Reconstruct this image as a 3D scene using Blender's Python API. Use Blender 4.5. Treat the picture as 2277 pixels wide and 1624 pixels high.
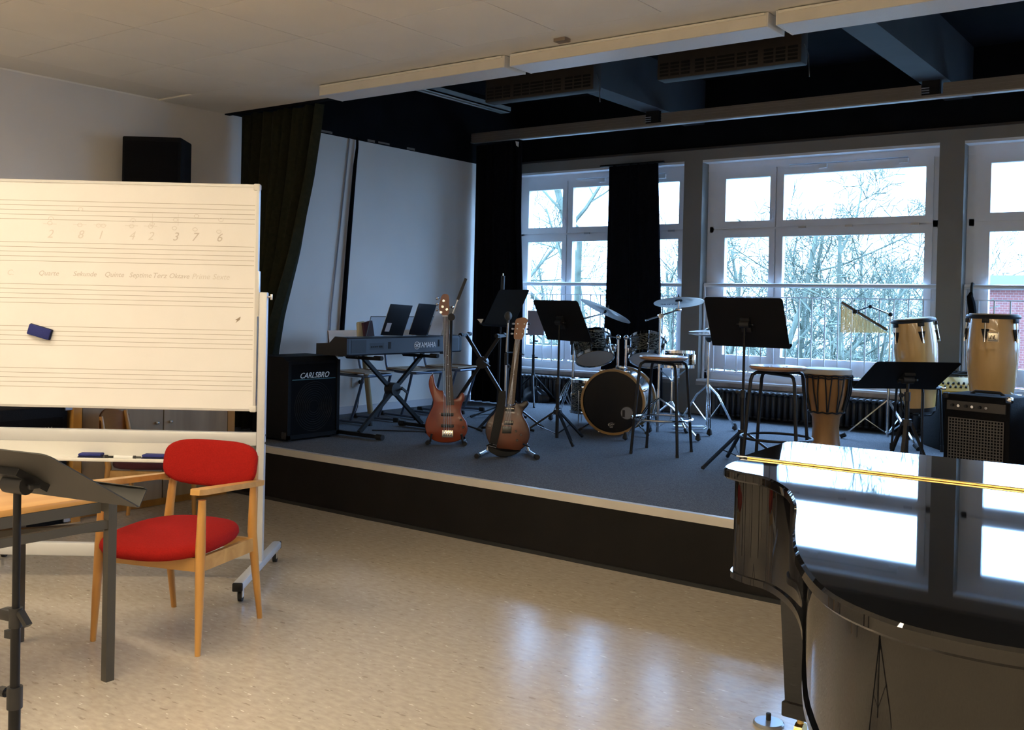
import bpy, bmesh, math, random
from mathutils import Vector, Matrix, Euler, Quaternion

for o in list(bpy.data.objects):
    bpy.data.objects.remove(o, do_unlink=True)
SC = bpy.context.scene
COL = SC.collection
PI = math.pi
S = 0.39          # stage floor height

# ------------------------------------------------------------------ camera
def make_camera():
    yaw, pitch, roll = 0.6402, 0.011, -0.0218
    fwd = Vector((-math.sin(yaw), math.cos(yaw), 0)); right = Vector((math.cos(yaw), math.sin(yaw), 0)); up = Vector((0, 0, 1))
    f2 = fwd * math.cos(pitch) - up * math.sin(pitch)
    u2 = up * math.cos(pitch) + fwd * math.sin(pitch)
    r3 = right * math.cos(roll) - u2 * math.sin(roll)
    u3 = u2 * math.cos(roll) + right * math.sin(roll)
    cam = bpy.data.cameras.new('camera')
    cam.sensor_fit = 'HORIZONTAL'; cam.sensor_width = 36.0
    cam.lens = 2221.0 / 2277.0 * 36.0
    cam.shift_y = -(812.0 - 699.0) / 2277.0
    cam.clip_start = 0.05; cam.clip_end = 500
    o = bpy.data.objects.new('camera', cam); COL.objects.link(o)
    m = Matrix.Identity(4)
    for i in range(3):
        m[i][0] = r3[i]; m[i][1] = u3[i]; m[i][2] = -f2[i]
    m[0][3], m[1][3], m[2][3] = 0, 0, 1.5
    o.matrix_world = m
    SC.camera = o
make_camera()

# ------------------------------------------------------------------ sky and exposure
SKY = 30.0
LAMP = 26.5
wld = bpy.data.worlds.new('sky'); SC.world = wld; wld.use_nodes = True
bg = wld.node_tree.nodes['Background']
# overcast sky: three times brighter overhead than at the horizon
_nt = wld.node_tree
_tc = _nt.nodes.new('ShaderNodeTexCoord'); _sp = _nt.nodes.new('ShaderNodeSeparateXYZ')
_nt.links.new(_tc.outputs['Generated'], _sp.inputs[0])
_mr = _nt.nodes.new('ShaderNodeMapRange'); _mr.inputs['From Min'].default_value = 0.0; _mr.inputs['From Max'].default_value = 1.0
_mr.inputs['To Min'].default_value = SKY / 3; _mr.inputs['To Max'].default_value = SKY
_nt.links.new(_sp.outputs['Z'], _mr.inputs['Value']); _nt.links.new(_mr.outputs[0], bg.inputs[1])
bg.inputs[0].default_value = (0.32, 0.56, 1.0, 1)
SC.view_settings.view_transform = 'Standard'
SC.view_settings.look = 'None'
SC.view_settings.exposure = 0.4
SC.view_settings.gamma = 1.0
SC.view_settings.use_curve_mapping = False

# ------------------------------------------------------------------ materials
def lin(h):
    h = h.lstrip('#'); out = []
    for i in (0, 2, 4):
        c = int(h[i:i+2], 16) / 255.0
        out.append(c / 12.92 if c <= 0.04045 else ((c + 0.055) / 1.055) ** 2.4)
    return tuple(out)
MATS = {}
def mat(name, col, rough=0.5, metal=0.0, var=0.0, vscale=8.0, bump=0.0, bscale=60.0, coat=0.0, stretch=None, sheen=0.0, emit=None, spec=None, trans=0.0, ior=None):
    if name in MATS: return MATS[name]
    m = bpy.data.materials.new(name); m.use_nodes = True
    nt = m.node_tree; b = nt.nodes['Principled BSDF']
    if isinstance(col, str): col = lin(col)
    b.inputs['Base Color'].default_value = (*col, 1)
    b.inputs['Roughness'].default_value = rough
    b.inputs['Metallic'].default_value = metal
    if coat: b.inputs['Coat Weight'].default_value = coat; b.inputs['Coat Roughness'].default_value = 0.05
    if sheen: b.inputs['Sheen Weight'].default_value = sheen
    if spec is not None: b.inputs['Specular IOR Level'].default_value = spec
    if trans: b.inputs['Transmission Weight'].default_value = trans
    if ior: b.inputs['IOR'].default_value = ior
    if emit:
        b.inputs['Emission Color'].default_value = (*emit[0], 1); b.inputs['Emission Strength'].default_value = emit[1]
    tc = nt.nodes.new('ShaderNodeTexCoord'); mp = nt.nodes.new('ShaderNodeMapping')
    nt.links.new(tc.outputs['Object'], mp.inputs['Vector'])
    if stretch: mp.inputs['Scale'].default_value = stretch
    if var:
        n = nt.nodes.new('ShaderNodeTexNoise'); n.inputs['Scale'].default_value = vscale; n.inputs['Detail'].default_value = 5
        nt.links.new(mp.outputs['Vector'], n.inputs['Vector'])
        r = nt.nodes.new('ShaderNodeValToRGB')
        r.color_ramp.elements[0].position = 0.3; r.color_ramp.elements[1].position = 0.7
        r.color_ramp.elements[0].color = (*[max(0, c * (1 - var)) for c in col], 1)
        r.color_ramp.elements[1].color = (*[min(1, c * (1 + var)) for c in col], 1)
        nt.links.new(n.outputs['Fac'], r.inputs['Fac']); nt.links.new(r.outputs['Color'], b.inputs['Base Color'])
    if bump:
        n2 = nt.nodes.new('ShaderNodeTexNoise'); n2.inputs['Scale'].default_value = bscale; n2.inputs['Detail'].default_value = 3
        nt.links.new(mp.outputs['Vector'], n2.inputs['Vector'])
        bp = nt.nodes.new('ShaderNodeBump'); bp.inputs['Strength'].default_value = bump; bp.inputs['Distance'].default_value = 0.01
        nt.links.new(n2.outputs['Fac'], bp.inputs['Height']); nt.links.new(bp.outputs['Normal'], b.inputs['Normal'])
    MATS[name] = m
    return m
def wood(name, c1, c2, rough=0.4, axis='Z', scale=18.0, coat=0.0):
    """grain stretched along one object axis"""
    if name in MATS: return MATS[name]
    m = mat(name, c1, rough, coat=coat); nt = m.node_tree; b = nt.nodes['Principled BSDF']
    mp = [n for n in nt.nodes if n.type == 'MAPPING'][0]
    st = {'X': (0.08, 1, 1), 'Y': (1, 0.08, 1), 'Z': (1, 1, 0.08)}[axis]
    mp.inputs['Scale'].default_value = st
    n = nt.nodes.new('ShaderNodeTexNoise'); n.inputs['Scale'].default_value = scale; n.inputs['Detail'].default_value = 6; n.inputs['Distortion'].default_value = 0.6
    nt.links.new(mp.outputs['Vector'], n.inputs['Vector'])
    r = nt.nodes.new('ShaderNodeValToRGB'); r.color_ramp.elements[0].position = 0.35; r.color_ramp.elements[1].position = 0.68
    a = lin(c1) if isinstance(c1, str) else c1; d = lin(c2) if isinstance(c2, str) else c2
    r.color_ramp.elements[0].color = (*a, 1); r.color_ramp.elements[1].color = (*d, 1)
    nt.links.new(n.outputs['Fac'], r.inputs['Fac']); nt.links.new(r.outputs['Color'], b.inputs['Base Color'])
    return m

def lino_mat():
    m = mat('linoleum', (0.47, 0.42, 0.34), 0.3); nt = m.node_tree; b = nt.nodes['Principled BSDF']
    mp = [n for n in nt.nodes if n.type == 'MAPPING'][0]
    def noise(sc, det, stretch=None):
        n = nt.nodes.new('ShaderNodeTexNoise'); n.inputs['Scale'].default_value = sc; n.inputs['Detail'].default_value = det
        if stretch:
            q = nt.nodes.new('ShaderNodeMapping'); q.inputs['Scale'].default_value = stretch
            nt.links.new(mp.outputs['Vector'], q.inputs['Vector']); nt.links.new(q.outputs['Vector'], n.inputs['Vector'])
        else: nt.links.new(mp.outputs['Vector'], n.inputs['Vector'])
        return n
    def ramp(n, p0, c0, p1, c1):
        r = nt.nodes.new('ShaderNodeValToRGB'); r.color_ramp.elements[0].position = p0; r.color_ramp.elements[1].position = p1
        r.color_ramp.elements[0].color = (*c0, 1); r.color_ramp.elements[1].color = (*c1, 1)
        nt.links.new(n.outputs['Fac'], r.inputs['Fac']); return r
    base = ramp(noise(45, 5, (0.45, 1, 1)), 0.3, (0.43, 0.37, 0.295), 0.7, (0.53, 0.465, 0.38))
    fl = ramp(noise(60, 2, (0.3, 1, 1)), 0.68, (0, 0, 0), 0.72, (1, 1, 1))
    dk = ramp(noise(47, 2, (0.3, 1, 1)), 0.30, (1, 1, 1), 0.34, (0, 0, 0))
    m1 = nt.nodes.new('ShaderNodeMixRGB'); m1.inputs[2].default_value = (0.72, 0.68, 0.60, 1)
    nt.links.new(fl.outputs['Color'], m1.inputs[0]); nt.links.new(base.outputs['Color'], m1.inputs[1])
    m2 = nt.nodes.new('ShaderNodeMixRGB'); m2.inputs[2].default_value = (0.34, 0.29, 0.23, 1)
    nt.links.new(dk.outputs['Color'], m2.inputs[0]); nt.links.new(m1.outputs['Color'], m2.inputs[1])
    nt.links.new(m2.outputs['Color'], b.inputs['Base Color'])
    bp = nt.nodes.new('ShaderNodeBump'); bp.inputs['Strength'].default_value = 0.06; bp.inputs['Distance'].default_value = 0.02
    nb = noise(9, 3); nt.links.new(nb.outputs['Fac'], bp.inputs['Height']); nt.links.new(bp.outputs['Normal'], b.inputs['Normal'])
    b.inputs['Roughness'].default_value = 0.22
    return m
def carpet_mat():
    m = mat('carpet', (0.085, 0.09, 0.10), 0.95, spec=0.1); nt = m.node_tree; b = nt.nodes['Principled BSDF']
    mp = [n for n in nt.nodes if n.type == 'MAPPING'][0]
    n = nt.nodes.new('ShaderNodeTexNoise'); n.inputs['Scale'].default_value = 160; n.inputs['Detail'].default_value = 3
    nt.links.new(mp.outputs['Vector'], n.inputs['Vector'])
    r = nt.nodes.new('ShaderNodeValToRGB'); r.color_ramp.elements[0].position = 0.35; r.color_ramp.elements[1].position = 0.68
    r.color_ramp.elements[0].color = (0.065, 0.069, 0.077, 1); r.color_ramp.elements[1].color = (0.15, 0.157, 0.168, 1)
    nt.links.new(n.outputs['Fac'], r.inputs['Fac']); nt.links.new(r.outputs['Color'], b.inputs['Base Color'])
    bp = nt.nodes.new('ShaderNodeBump'); bp.inputs['Strength'].default_value = 0.6; bp.inputs['Distance'].default_value = 0.004
    nt.links.new(n.outputs['Fac'], bp.inputs['Height']); nt.links.new(bp.outputs['Normal'], b.inputs['Normal'])
    return m
def glass_mat():
    m = bpy.data.materials.new('window_glass'); m.use_nodes = True; nt = m.node_tree; nt.nodes.clear()
    out = nt.nodes.new('ShaderNodeOutputMaterial'); mx = nt.nodes.new('ShaderNodeMixShader')
    tr = nt.nodes.new('ShaderNodeBsdfTransparent'); gl = nt.nodes.new('ShaderNodeBsdfGlossy'); gl.inputs['Roughness'].default_value = 0.02
    lw = nt.nodes.new('ShaderNodeLayerWeight'); lw.inputs['Blend'].default_value = 0.5
    pw = nt.nodes.new('ShaderNodeMath'); pw.operation = 'POWER'; pw.inputs[1].default_value = 5.0
    fr = nt.nodes.new('ShaderNodeMapRange'); fr.inputs['To Min'].default_value = 0.02; fr.inputs['To Max'].default_value = 0.9
    nt.links.new(lw.outputs['Facing'], pw.inputs[0]); nt.links.new(pw.outputs[0], fr.inputs['Value'])
    tr.inputs['Color'].default_value = (0.97, 0.985, 0.98, 1)
    nt.links.new(fr.outputs[0], mx.inputs[0]); nt.links.new(tr.outputs[0], mx.inputs[1]); nt.links.new(gl.outputs[0], mx.inputs[2])
    nt.links.new(mx.outputs[0], out.inputs['Surface'])
    MATS['window_glass'] = m
    return m

M_white = mat('white_paint', (0.80, 0.80, 0.79), 0.6, var=0.03, vscale=3)
M_cream = mat('cream_wall', (0.72, 0.68, 0.625), 0.75, var=0.05, vscale=1.2, bump=0.05, bscale=120)
M_ceil = mat('ceiling_paint', (0.85, 0.81, 0.73), 0.8, var=0.03, vscale=2)
M_black_wall = mat('black_wall', (0.006, 0.0065, 0.008), 0.9, spec=.1, var=0.3, vscale=3)
M_blacksteel = mat('black_steel', (0.008, 0.008, 0.009), 0.45, spec=.3)
M_blackplastic = mat('black_plastic', (0.016, 0.016, 0.017), 0.5)
M_rubber = mat('black_rubber', (0.012, 0.012, 0.012), 0.75)
M_blackfabric = mat('black_cloth', (0.006, 0.006, 0.007), 0.95, spec=0.1, bump=0.3, bscale=180)
M_tolex = mat('black_tolex', (0.005, 0.005, 0.006), 0.7, spec=.15, bump=0.4, bscale=240)
M_chrome = mat('chrome', (0.78, 0.79, 0.80), 0.12, 1.0)
M_steel = mat('brushed_steel', (0.60, 0.61, 0.62), 0.3, 1.0)
M_alu = mat('aluminium', (0.62, 0.62, 0.60), 0.38, 0.9, var=0.06, vscale=10)
M_winframe = mat('window_white', (0.86, 0.87, 0.89), 0.4, var=0.02)
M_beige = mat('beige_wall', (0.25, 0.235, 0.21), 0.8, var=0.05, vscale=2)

# ------------------------------------------------------------------ mesh collecting
def rotz(a): return Matrix.Rotation(a, 4, 'Z')
def T(x, y, z): return Matrix.Translation((x, y, z))
def frame(axis):
    a = Vector(axis).normalized()
    h = Vector((0, 0, 1)) if abs(a.z) < 0.95 else Vector((1, 0, 0))
    u = h.cross(a).normalized(); v = a.cross(u)
    return u, v, a
class G:
    def __init__(s): s.v = []; s.f = []
    def add(s, vs, fs, m=None):
        k = len(s.v)
        s.v += [tuple(m @ Vector(p)) if m is not None else tuple(p) for p in vs]
        s.f += [tuple(i + k for i in f) for f in fs]
        return s
    def box(s, c, d, m=None, rz=0):
        x, y, z = d[0] / 2, d[1] / 2, d[2] / 2
        vs = [(-x,-y,-z),(x,-y,-z),(x,y,-z),(-x,y,-z),(-x,-y,z),(x,-y,z),(x,y,z),(-x,y,z)]
        mm = T(*c) @ rotz(rz)
        if m is not None: mm = m @ mm
        return s.add(vs, [(0,3,2,1),(4,5,6,7),(0,1,5,4),(1,2,6,5),(2,3,7,6),(3,0,4,7)], mm)
    def b2(s, lo, hi, m=None):
        return s.box([(a + b) / 2 for a, b in zip(lo, hi)], [abs(b - a) for a, b in zip(lo, hi)], m)
    def rbox(s, c, d, r, m=None, rz=0, seg=2):
        bm = bmesh.new(); bmesh.ops.create_cube(bm, size=1)
        for v in bm.verts: v.co = Vector((v.co.x * d[0], v.co.y * d[1], v.co.z * d[2]))
        bmesh.ops.bevel(bm, geom=bm.edges[:], offset=min(r, min(d) * 0.49), segments=seg, profile=0.5, affect='EDGES')
        bm.verts.index_update()
        mm = T(*c) @ rotz(rz)
        if m is not None: mm = m @ mm
        s.add([v.co[:] for v in bm.verts], [[v.index for v in f.verts] for f in bm.faces], mm); bm.free()
        return s
    def bar(s, p0, p1, w, h):
        """rectangular bar between two points, w sideways, h in the upward direction"""
        p0 = Vector(p0); p1 = Vector(p1); u, v, a = frame(p1 - p0)
        vs = []
        for p in (p0, p1):
            for x, y in ((-w/2,-h/2),(w/2,-h/2),(w/2,h/2),(-w/2,h/2)): vs.append(p + u * x + v * y)
        return s.add(vs, [(3,2,1,0),(4,5,6,7),(0,1,5,4),(1,2,6,5),(2,3,7,6),(3,0,4,7)])
    def cyl(s, p0, p1, r0, r1=None, n=12):
        if r1 is None: r1 = r0
        p0 = Vector(p0); p1 = Vector(p1); u, v, a = frame(p1 - p0)
        vs = []
        for p, r in ((p0, r0), (p1, r1)):
            for i in range(n):
                t = 2 * PI * i / n; vs.append(p + u * (r * math.cos(t)) + v * (r * math.sin(t)))
        fs = [(i, (i+1) % n, n + (i+1) % n, n + i) for i in range(n)] + [tuple(range(n))[::-1], tuple(range(n, 2*n))]
        return s.add(vs, fs)
    def tube(s, pts, r, n=8, closed=False):
        P = [Vector(p) for p in pts]; k = len(P)
        R = r if isinstance(r, (list, tuple)) else [r] * k
        tans = []
        for i in range(k):
            a = P[(i-1) % k] if (closed or i > 0) else P[i]; b = P[(i+1) % k] if (closed or i < k-1) else P[i]
            tans.append((b - a).normalized())
        u, v, _ = frame(tans[0]); vs = []
        for i in range(k):
            if i:
                q = tans[i-1].rotation_difference(tans[i]); u = q @ u
            v = tans[i].cross(u)
            for j in range(n):
                t = 2 * PI * j / n; vs.append(P[i] + u * (R[i] * math.cos(t)) + v * (R[i] * math.sin(t)))
        fs = []
        for i in range(k if closed else k - 1):
            a = i * n; b = ((i + 1) % k) * n
            fs += [(a + j, a + (j+1) % n, b + (j+1) % n, b + j) for j in range(n)]
        if not closed: fs += [tuple(range(n))[::-1], tuple(range((k-1)*n, k*n))]
        return s.add(vs, fs)
    def lathe(s, prof, n=32, m=None, caps=True):
        vs = []; k = len(prof)
        for r, z in prof:
            for j in range(n):
                t = 2 * PI * j / n; vs.append((r * math.cos(t), r * math.sin(t), z))
        fs = [(i*n + j, i*n + (j+1) % n, (i+1)*n + (j+1) % n, (i+1)*n + j) for i in range(k-1) for j in range(n)]
        if caps:
            if prof[0][0] > 1e-5: fs.append(tuple(range(n))[::-1])
            if prof[-1][0] > 1e-5: fs.append(tuple(range((k-1)*n, k*n)))
        return s.add(vs, fs, m)
    def prism(s, pts, z0, z1, m=None):
        n = len(pts)
        vs = [(x, y, z0) for x, y in pts] + [(x, y, z1) for x, y in pts]
        fs = [(i, (i+1) % n, n + (i+1) % n, n + i) for i in range(n)] + [tuple(range(n))[::-1], tuple(range(n, 2*n))]
        return s.add(vs, fs, m)
    def sphere(s, c, r, n=12, m=None):
        if not isinstance(r, (list, tuple)): r = (r, r, r)
        k = n // 2; prof = []
        vs = [(0, 0, -1)]
        for i in range(1, k):
            ph = -PI/2 + PI * i / k
            for j in range(n):
                t = 2*PI*j/n; vs.append((math.cos(ph)*math.cos(t), math.cos(ph)*math.sin(t), math.sin(ph)))
        vs.append((0, 0, 1)); e = len(vs) - 1
        fs = [(0, 1 + (j+1) % n, 1 + j) for j in range(n)]
        for i in range(k - 2):
            a = 1 + i*n; b = a + n
            fs += [(a + j, a + (j+1) % n, b + (j+1) % n, b + j) for j in range(n)]
        a = 1 + (k-2)*n
        fs += [(a + j, a + (j+1) % n, e) for j in range(n)]
        mm = T(*c) @ Matrix.Diagonal((*r, 1))
        if m is not None: mm = m @ mm
        return s.add(vs, fs, mm)
    def grid(s, fn, nu, nv):
        vs = [fn(i / nu, j / nv) for j in range(nv + 1) for i in range(nu + 1)]
        fs = [(j*(nu+1) + i, j*(nu+1) + i + 1, (j+1)*(nu+1) + i + 1, (j+1)*(nu+1) + i) for j in range(nv) for i in range(nu)]
        return s.add(vs, fs)

def mesh_of(name, g, m, smooth=35):
    me = bpy.data.meshes.new(name)
    me.from_pydata([tuple(v) for v in g.v], [], [tuple(f) for f in g.f])
    bm = bmesh.new(); bm.from_mesh(me); bmesh.ops.recalc_face_normals(bm, faces=bm.faces[:]); bm.to_mesh(me); bm.free()
    if smooth:
        me.shade_smooth(); me.set_sharp_from_angle(angle=math.radians(smooth))
    me.materials.append(m); me.update()
    return me
def obj(name, g, m, parent=None, smooth=35, loc=None, rot=None, matrix=None, label=None):
    me = g if isinstance(g, bpy.types.Mesh) else mesh_of(name, g, m, smooth)
    o = bpy.data.objects.new(name, me); COL.objects.link(o)
    if parent is not None: o.parent = parent
    if matrix is not None: o.matrix_local = matrix
    else:
        if loc is not None: o.location = loc
        if rot is not None: o.rotation_euler = rot
    if label: o['label'] = label
    return o
def tag(o, label, cat, group=None):
    o['label'] = label; o['category'] = cat
    if group: o['group'] = group
    return o
def thing(name, label, cat, loc=(0, 0, 0), rz=0, group=None):
    o = bpy.data.objects.new(name, None); COL.objects.link(o)
    o.empty_display_size = 0.1
    o.location = loc; o.rotation_euler = (0, 0, rz)
    return tag(o, label, cat, group)
def struct(name, g, m, smooth=0, label=None):
    o = obj(name, g, m, None, smooth); o['kind'] = 'structure'
    if label: o['label'] = label
    return o
def text(name, s, size, m, parent, matrix, extrude=0.001, align='CENTER', shear=0.0):
    """lettering turned into a mesh"""
    cu = bpy.data.curves.new(name, 'FONT'); cu.body = s; cu.size = size; cu.extrude = extrude; cu.align_x = align; cu.align_y = 'CENTER'; cu.shear = shear
    cu.resolution_u = 3
    tmp = bpy.data.objects.new(name + '_tmp', cu); COL.objects.link(tmp)
    dg = bpy.context.evaluated_depsgraph_get(); dg.update()
    me = bpy.data.meshes.new_from_object(tmp.evaluated_get(dg))
    bpy.data.objects.remove(tmp, do_unlink=True); bpy.data.curves.remove(cu)
    me.materials.clear(); me.materials.append(m); me.name = name
    o = bpy.data.objects.new(name, me); COL.objects.link(o); o.parent = parent; o.matrix_local = matrix
    return o
def copy_tree(o, parent=None):
    c = o.copy(); COL.objects.link(c); c.parent = parent
    for ch in o.children: copy_tree(ch, c)
    return c
def basis(x, y, z, o=(0, 0, 0)):
    m = Matrix.Identity(4)
    for i in range(3): m[i][0] = x[i]; m[i][1] = y[i]; m[i][2] = z[i]; m[i][3] = o[i]
    return m
# ================================================================== THE ROOM
XL, XR = -7.08, 2.95          # side walls
YB, YS, YW = -6.5, 4.89, 9.5  # back wall, stage front, window wall face
ZC = 3.06                     # lower ceiling
ZS = 3.85                     # stage ceiling
M_lino = lino_mat(); M_carpet = carpet_mat(); M_glass = glass_mat()

struct('floor', G().b2((XL, YB, -0.1), (XR, YS + 0.3, 0.0)), M_lino, label='worn beige flecked linoleum')
st = struct('floor_stage', G().b2((XL, YS + 0.02, 0.02), (XR, YW + 0.3, S)), M_carpet, label='raised stage floor in grey carpet')
obj('stage_riser', G().b2((XL, YS, 0.0), (XR, YS + 0.02, S - 0.045)), mat('riser_black', (0.007, 0.006, 0.0055), 0.6, spec=.2, var=0.25, vscale=5), st, 0)
obj('edge_strip', G().b2((XL, YS - 0.006, S - 0.045), (XR, YS + 0.03, S + 0.003)), mat('edge_strip', (0.56, 0.52, 0.46), 0.45, 0.2, var=0.06, vscale=4), st, 0)
obj('riser_foot', G().b2((XL, YS - 0.012, 0.0), (XR, YS, 0.022)), M_rubber, st, 0)

wl = struct('wall_left', G().b2((XL - 0.2, YB, 0), (XL, YW + 0.2, ZC)), M_cream)
obj('upper_black_band', G().b2((XL - 0.2, 5.35, ZC), (XL + 0.004, YW + 0.2, ZS)), M_black_wall, wl, 0)
# torn paint line where the white wall meets the black band
tg = G(); rnd = random.Random(4)
for yy, w in ((6.42, .16), (7.05, .1), (7.2, .16), (7.62, .12)):
    tg.b2((XL + .003, yy, ZC + .005 + rnd.random() * .02), (XL + .006, yy + w, ZC + .03))
obj('paint_flake', tg, mat('flake', (0.2, 0.17, 0.15), 0.9), wl, 0)
struct('wall_back', G().b2((XL - .2, YB - .2, 0), (XR + .2, YB, ZC)), M_cream)
wr = struct('wall_right', G().b2((XR, YB, 0), (XR + .2, YW + .2, ZC)), M_cream)
obj('upper_black_band', G().b2((XR - .004, 5.35, ZC), (XR + .2, YW + .2, ZS)), M_black_wall, wr, 0)

# lower ceiling: square panels with narrow open joints
ce = struct('ceiling', G().b2((XL - .2, YB, ZC + .012), (XR + .2, 5.35, ZC + .2)), mat('ceiling_joint', (0.8, 0.76, 0.68), 0.8))
PS = 0.68; pm = mesh_of('panel', G().box((0, 0, 0), (PS - .006, PS - .006, .014)), M_ceil, 0)
x0 = -5.285 - 0.34 - PS * 2; y0 = 4.715 - .34
for i in range(15):
    for j in range(16):
        px, py = x0 + i * PS, y0 - (j - 1) * PS
        if j == 0: continue
        if XL + .3 < px < XR - .3 and py > YB + .3: obj('panel', pm, M_ceil, ce, 0, loc=(px, py, ZC + .007))
obj('panel', G().b2((XL, 4.715, ZC), (XR, 5.35, ZC + .014)), M_ceil, ce, 0)
obj('panel', G().b2((XL, YB, ZC), (x0 - PS / 2 + .04, 4.715, ZC + .013)), M_ceil, ce, 0)
obj('panel', G().b2((x0 + 14.5 * PS - .04, YB, ZC + .0005), (XR, 4.715, ZC + .013)), M_ceil, ce, 0)
obj('panel', G().b2((XL, YB, ZC + .0005), (XR, YB + .6, ZC + .013)), M_ceil, ce, 0)
struct('trim_1', G().b2((XL - .2, 5.35, ZC - .01), (XR + .2, 5.40, ZS)), M_black_wall, label='black fascia above the stage opening')
struct('ceiling_stage', G().b2((XL - .2, 5.35, ZS), (XR + .2, YW + .3, ZS + .15)), M_black_wall, label='black painted stage ceiling')
M_beam = mat('dark_beam', (0.035, 0.038, 0.046), 0.7, var=0.15, vscale=4)
for k, bx in enumerate((-7.3, -4.75, -2.17, 0.41)):
    if k: struct('ceiling_beam', G().b2((bx - .115, 5.4, 3.40), (bx + .115, YW, ZS)), M_beam, label='dark concrete beam under the stage ceiling')

# window wall
ww = G()
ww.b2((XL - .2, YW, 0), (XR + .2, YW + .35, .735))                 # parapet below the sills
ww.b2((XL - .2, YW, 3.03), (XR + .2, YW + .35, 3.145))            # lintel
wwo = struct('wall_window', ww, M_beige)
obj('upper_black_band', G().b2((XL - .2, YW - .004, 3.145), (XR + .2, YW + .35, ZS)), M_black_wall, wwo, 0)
obj('lintel_trim', G().b2((XL, YW - .03, 3.138), (XR, YW, 3.158)), mat('brown_trim', (.05, .04, .035), .6), wwo, 0)
PILLARS = [(-4.858, -4.648), (-2.318, -2.108), (0.222, 0.432)]
for a, b in PILLARS:
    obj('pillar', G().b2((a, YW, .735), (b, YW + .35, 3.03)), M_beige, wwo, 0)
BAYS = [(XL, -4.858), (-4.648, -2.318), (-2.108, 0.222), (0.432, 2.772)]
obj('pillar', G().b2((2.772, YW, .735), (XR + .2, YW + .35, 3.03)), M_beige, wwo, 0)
M_sill = mat('sill_stone', (0.42, 0.36, 0.31), 0.35, var=.2, vscale=12)
M_sillw = mat('sill_white', (0.78, 0.79, 0.80), 0.35)
YF = 9.65
M_hinge = mat('hinge_grey', (.55, .55, .55), .35, .6)
M_rail = mat('white_enamel', (0.82, 0.83, 0.84), 0.3)
balm = mesh_of('baluster', G().cyl((0, 0, .83), (0, 0, 1.615), .0072, n=6), M_rail)
def window(k, a, b, off):
    """k-th window in bay a..b ; off = x shift against the second bay"""
    x = lambda v: v + off
    xa, xb = max(a, x(-4.62)), x(-2.352)
    w = struct('window_%d' % k, G()
        .b2((a, YF - .005, 2.925), (b, YF + .07, 3.03)).b2((a, YF, .735), (xa + .045, YF + .07, 2.94)).b2((xb - .045, YF, .735), (b, YF + .07, 2.94))
        .b2((a, YF, .735), (b, YF + .07, .845)).b2((xa, YF, 2.285), (xb, YF + .07, 2.345)).b2((x(-3.925), YF + .004, .8), (x(-3.865), YF + .07, 2.95)), M_winframe)
    # reveal and shutter-box trim
    obj('reveal', G().b2((a, YW + .002, 3.005), (b, YF, 3.03)), M_winframe, w, 0)
    # four sashes and their panes
    for (sa, sb, za, zb, pa, pb, qa, qb) in ((-4.572, -3.902, 2.325, 2.93, -4.442, -3.962, 2.396, 2.838), (-3.888, -2.395, 2.325, 2.93, -3.818, -2.464, 2.392, 2.846),
                                            (-4.572, -3.902, .862, 2.306, -4.442, -3.962, 1.015, 2.228), (-3.888, -2.395, .862, 2.306, -3.818, -2.464, 1.015, 2.228)):
        sg = G(); f0, f1 = YF - .018, YF + .05
        sg.b2((x(sa), f0, za), (x(pa), f1, zb)).b2((x(pb), f0, za), (x(sb), f1, zb)).b2((x(pa), f0, za), (x(pb), f1, qa)).b2((x(pa), f0, qb), (x(pb), f1, zb))
        so = obj('sash', sg, M_winframe, w, 0)
        obj('pane', G().b2((x(pa) - .005, YF + .02, qa - .005), (x(pb) + .005, YF + .026, qb + .005)), M_glass, so, 0)
    for hx in (-3.62, -3.16, -2.55):
        obj('hinge', G().b2((x(hx) - .035, YF - .028, 2.306), (x(hx) + .035, YF - .012, 2.326)), M_hinge, w, 0)
    hg = G().b2((x(-3.93) - .012, YF - .035, 2.41), (x(-3.93) + .012, YF - .016, 2.48)).b2((x(-3.93) - .009, YF - .05, 2.40), (x(-3.93) + .009, YF - .035, 2.5))
    obj('handle', hg, M_rail, w, 0)
    gg = G().tube([(x(-3.75), YF - .05, 2.935), (x(-3.1), YF - .055, 2.93), (x(-2.62), YF - .05, 2.935)], .006, 6)
    obj('opener_rod', gg, M_steel, w)
    for hx in (-3.42, -2.66):
        obj('opener_bracket', G().b2((x(hx) - .04, YF - .05, 2.885), (x(hx) + .04, YF - .018, 2.925)), M_rail, w, 0)
    # sill
    so = obj('window_sill', G().b2((a, YW - .035, .735), (b, YF, .755)), M_sillw, w, 0)
    obj('sill_board', G().b2((a, YW - .045, .695), (b, YW + .01, .735)), M_sill, w, 0)
    # railing in front of the glass
    t = thing('window_railing', ['white window railing half hidden by the black curtain panel', 'white window railing behind the wind chimes', 'white window railing behind the second conga', 'white window railing in the bay by the side wall'][k - 1], 'railing', ((a + b) / 2, 9.585, .755), 0, 'window railings')
    cx = (a + b) / 2
    ta = G().tube([(a - cx + .012, 0, 1.735 - .755), (b - cx - .012, 0, 1.735 - .755)], .024, 10)
    obj('handrail', ta, M_rail, t)
    for sx in (-1, 1):
        ex = (b - a) / 2 - .016
        obj('end_post', G().b2((sx * ex - .008, -.012, 0), (sx * ex + .008, .012, .985)), M_rail, t, 0)
    obj('upper_bar', G().cyl((a - cx + .02, 0, 1.615 - .755), (b - cx - .02, 0, 1.615 - .755), .006, n=6), M_rail, t)
    obj('lower_bar', G().cyl((a - cx + .02, 0, .83 - .755), (b - cx - .02, 0, .83 - .755), .006, n=6), M_rail, t)
    n = int((b - a) / .131)
    for i in range(1, n + 1):
        obj('baluster', balm, M_rail, t, loc=(a - cx + (b - a) * i / (n + 1), 0, -.755))
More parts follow.
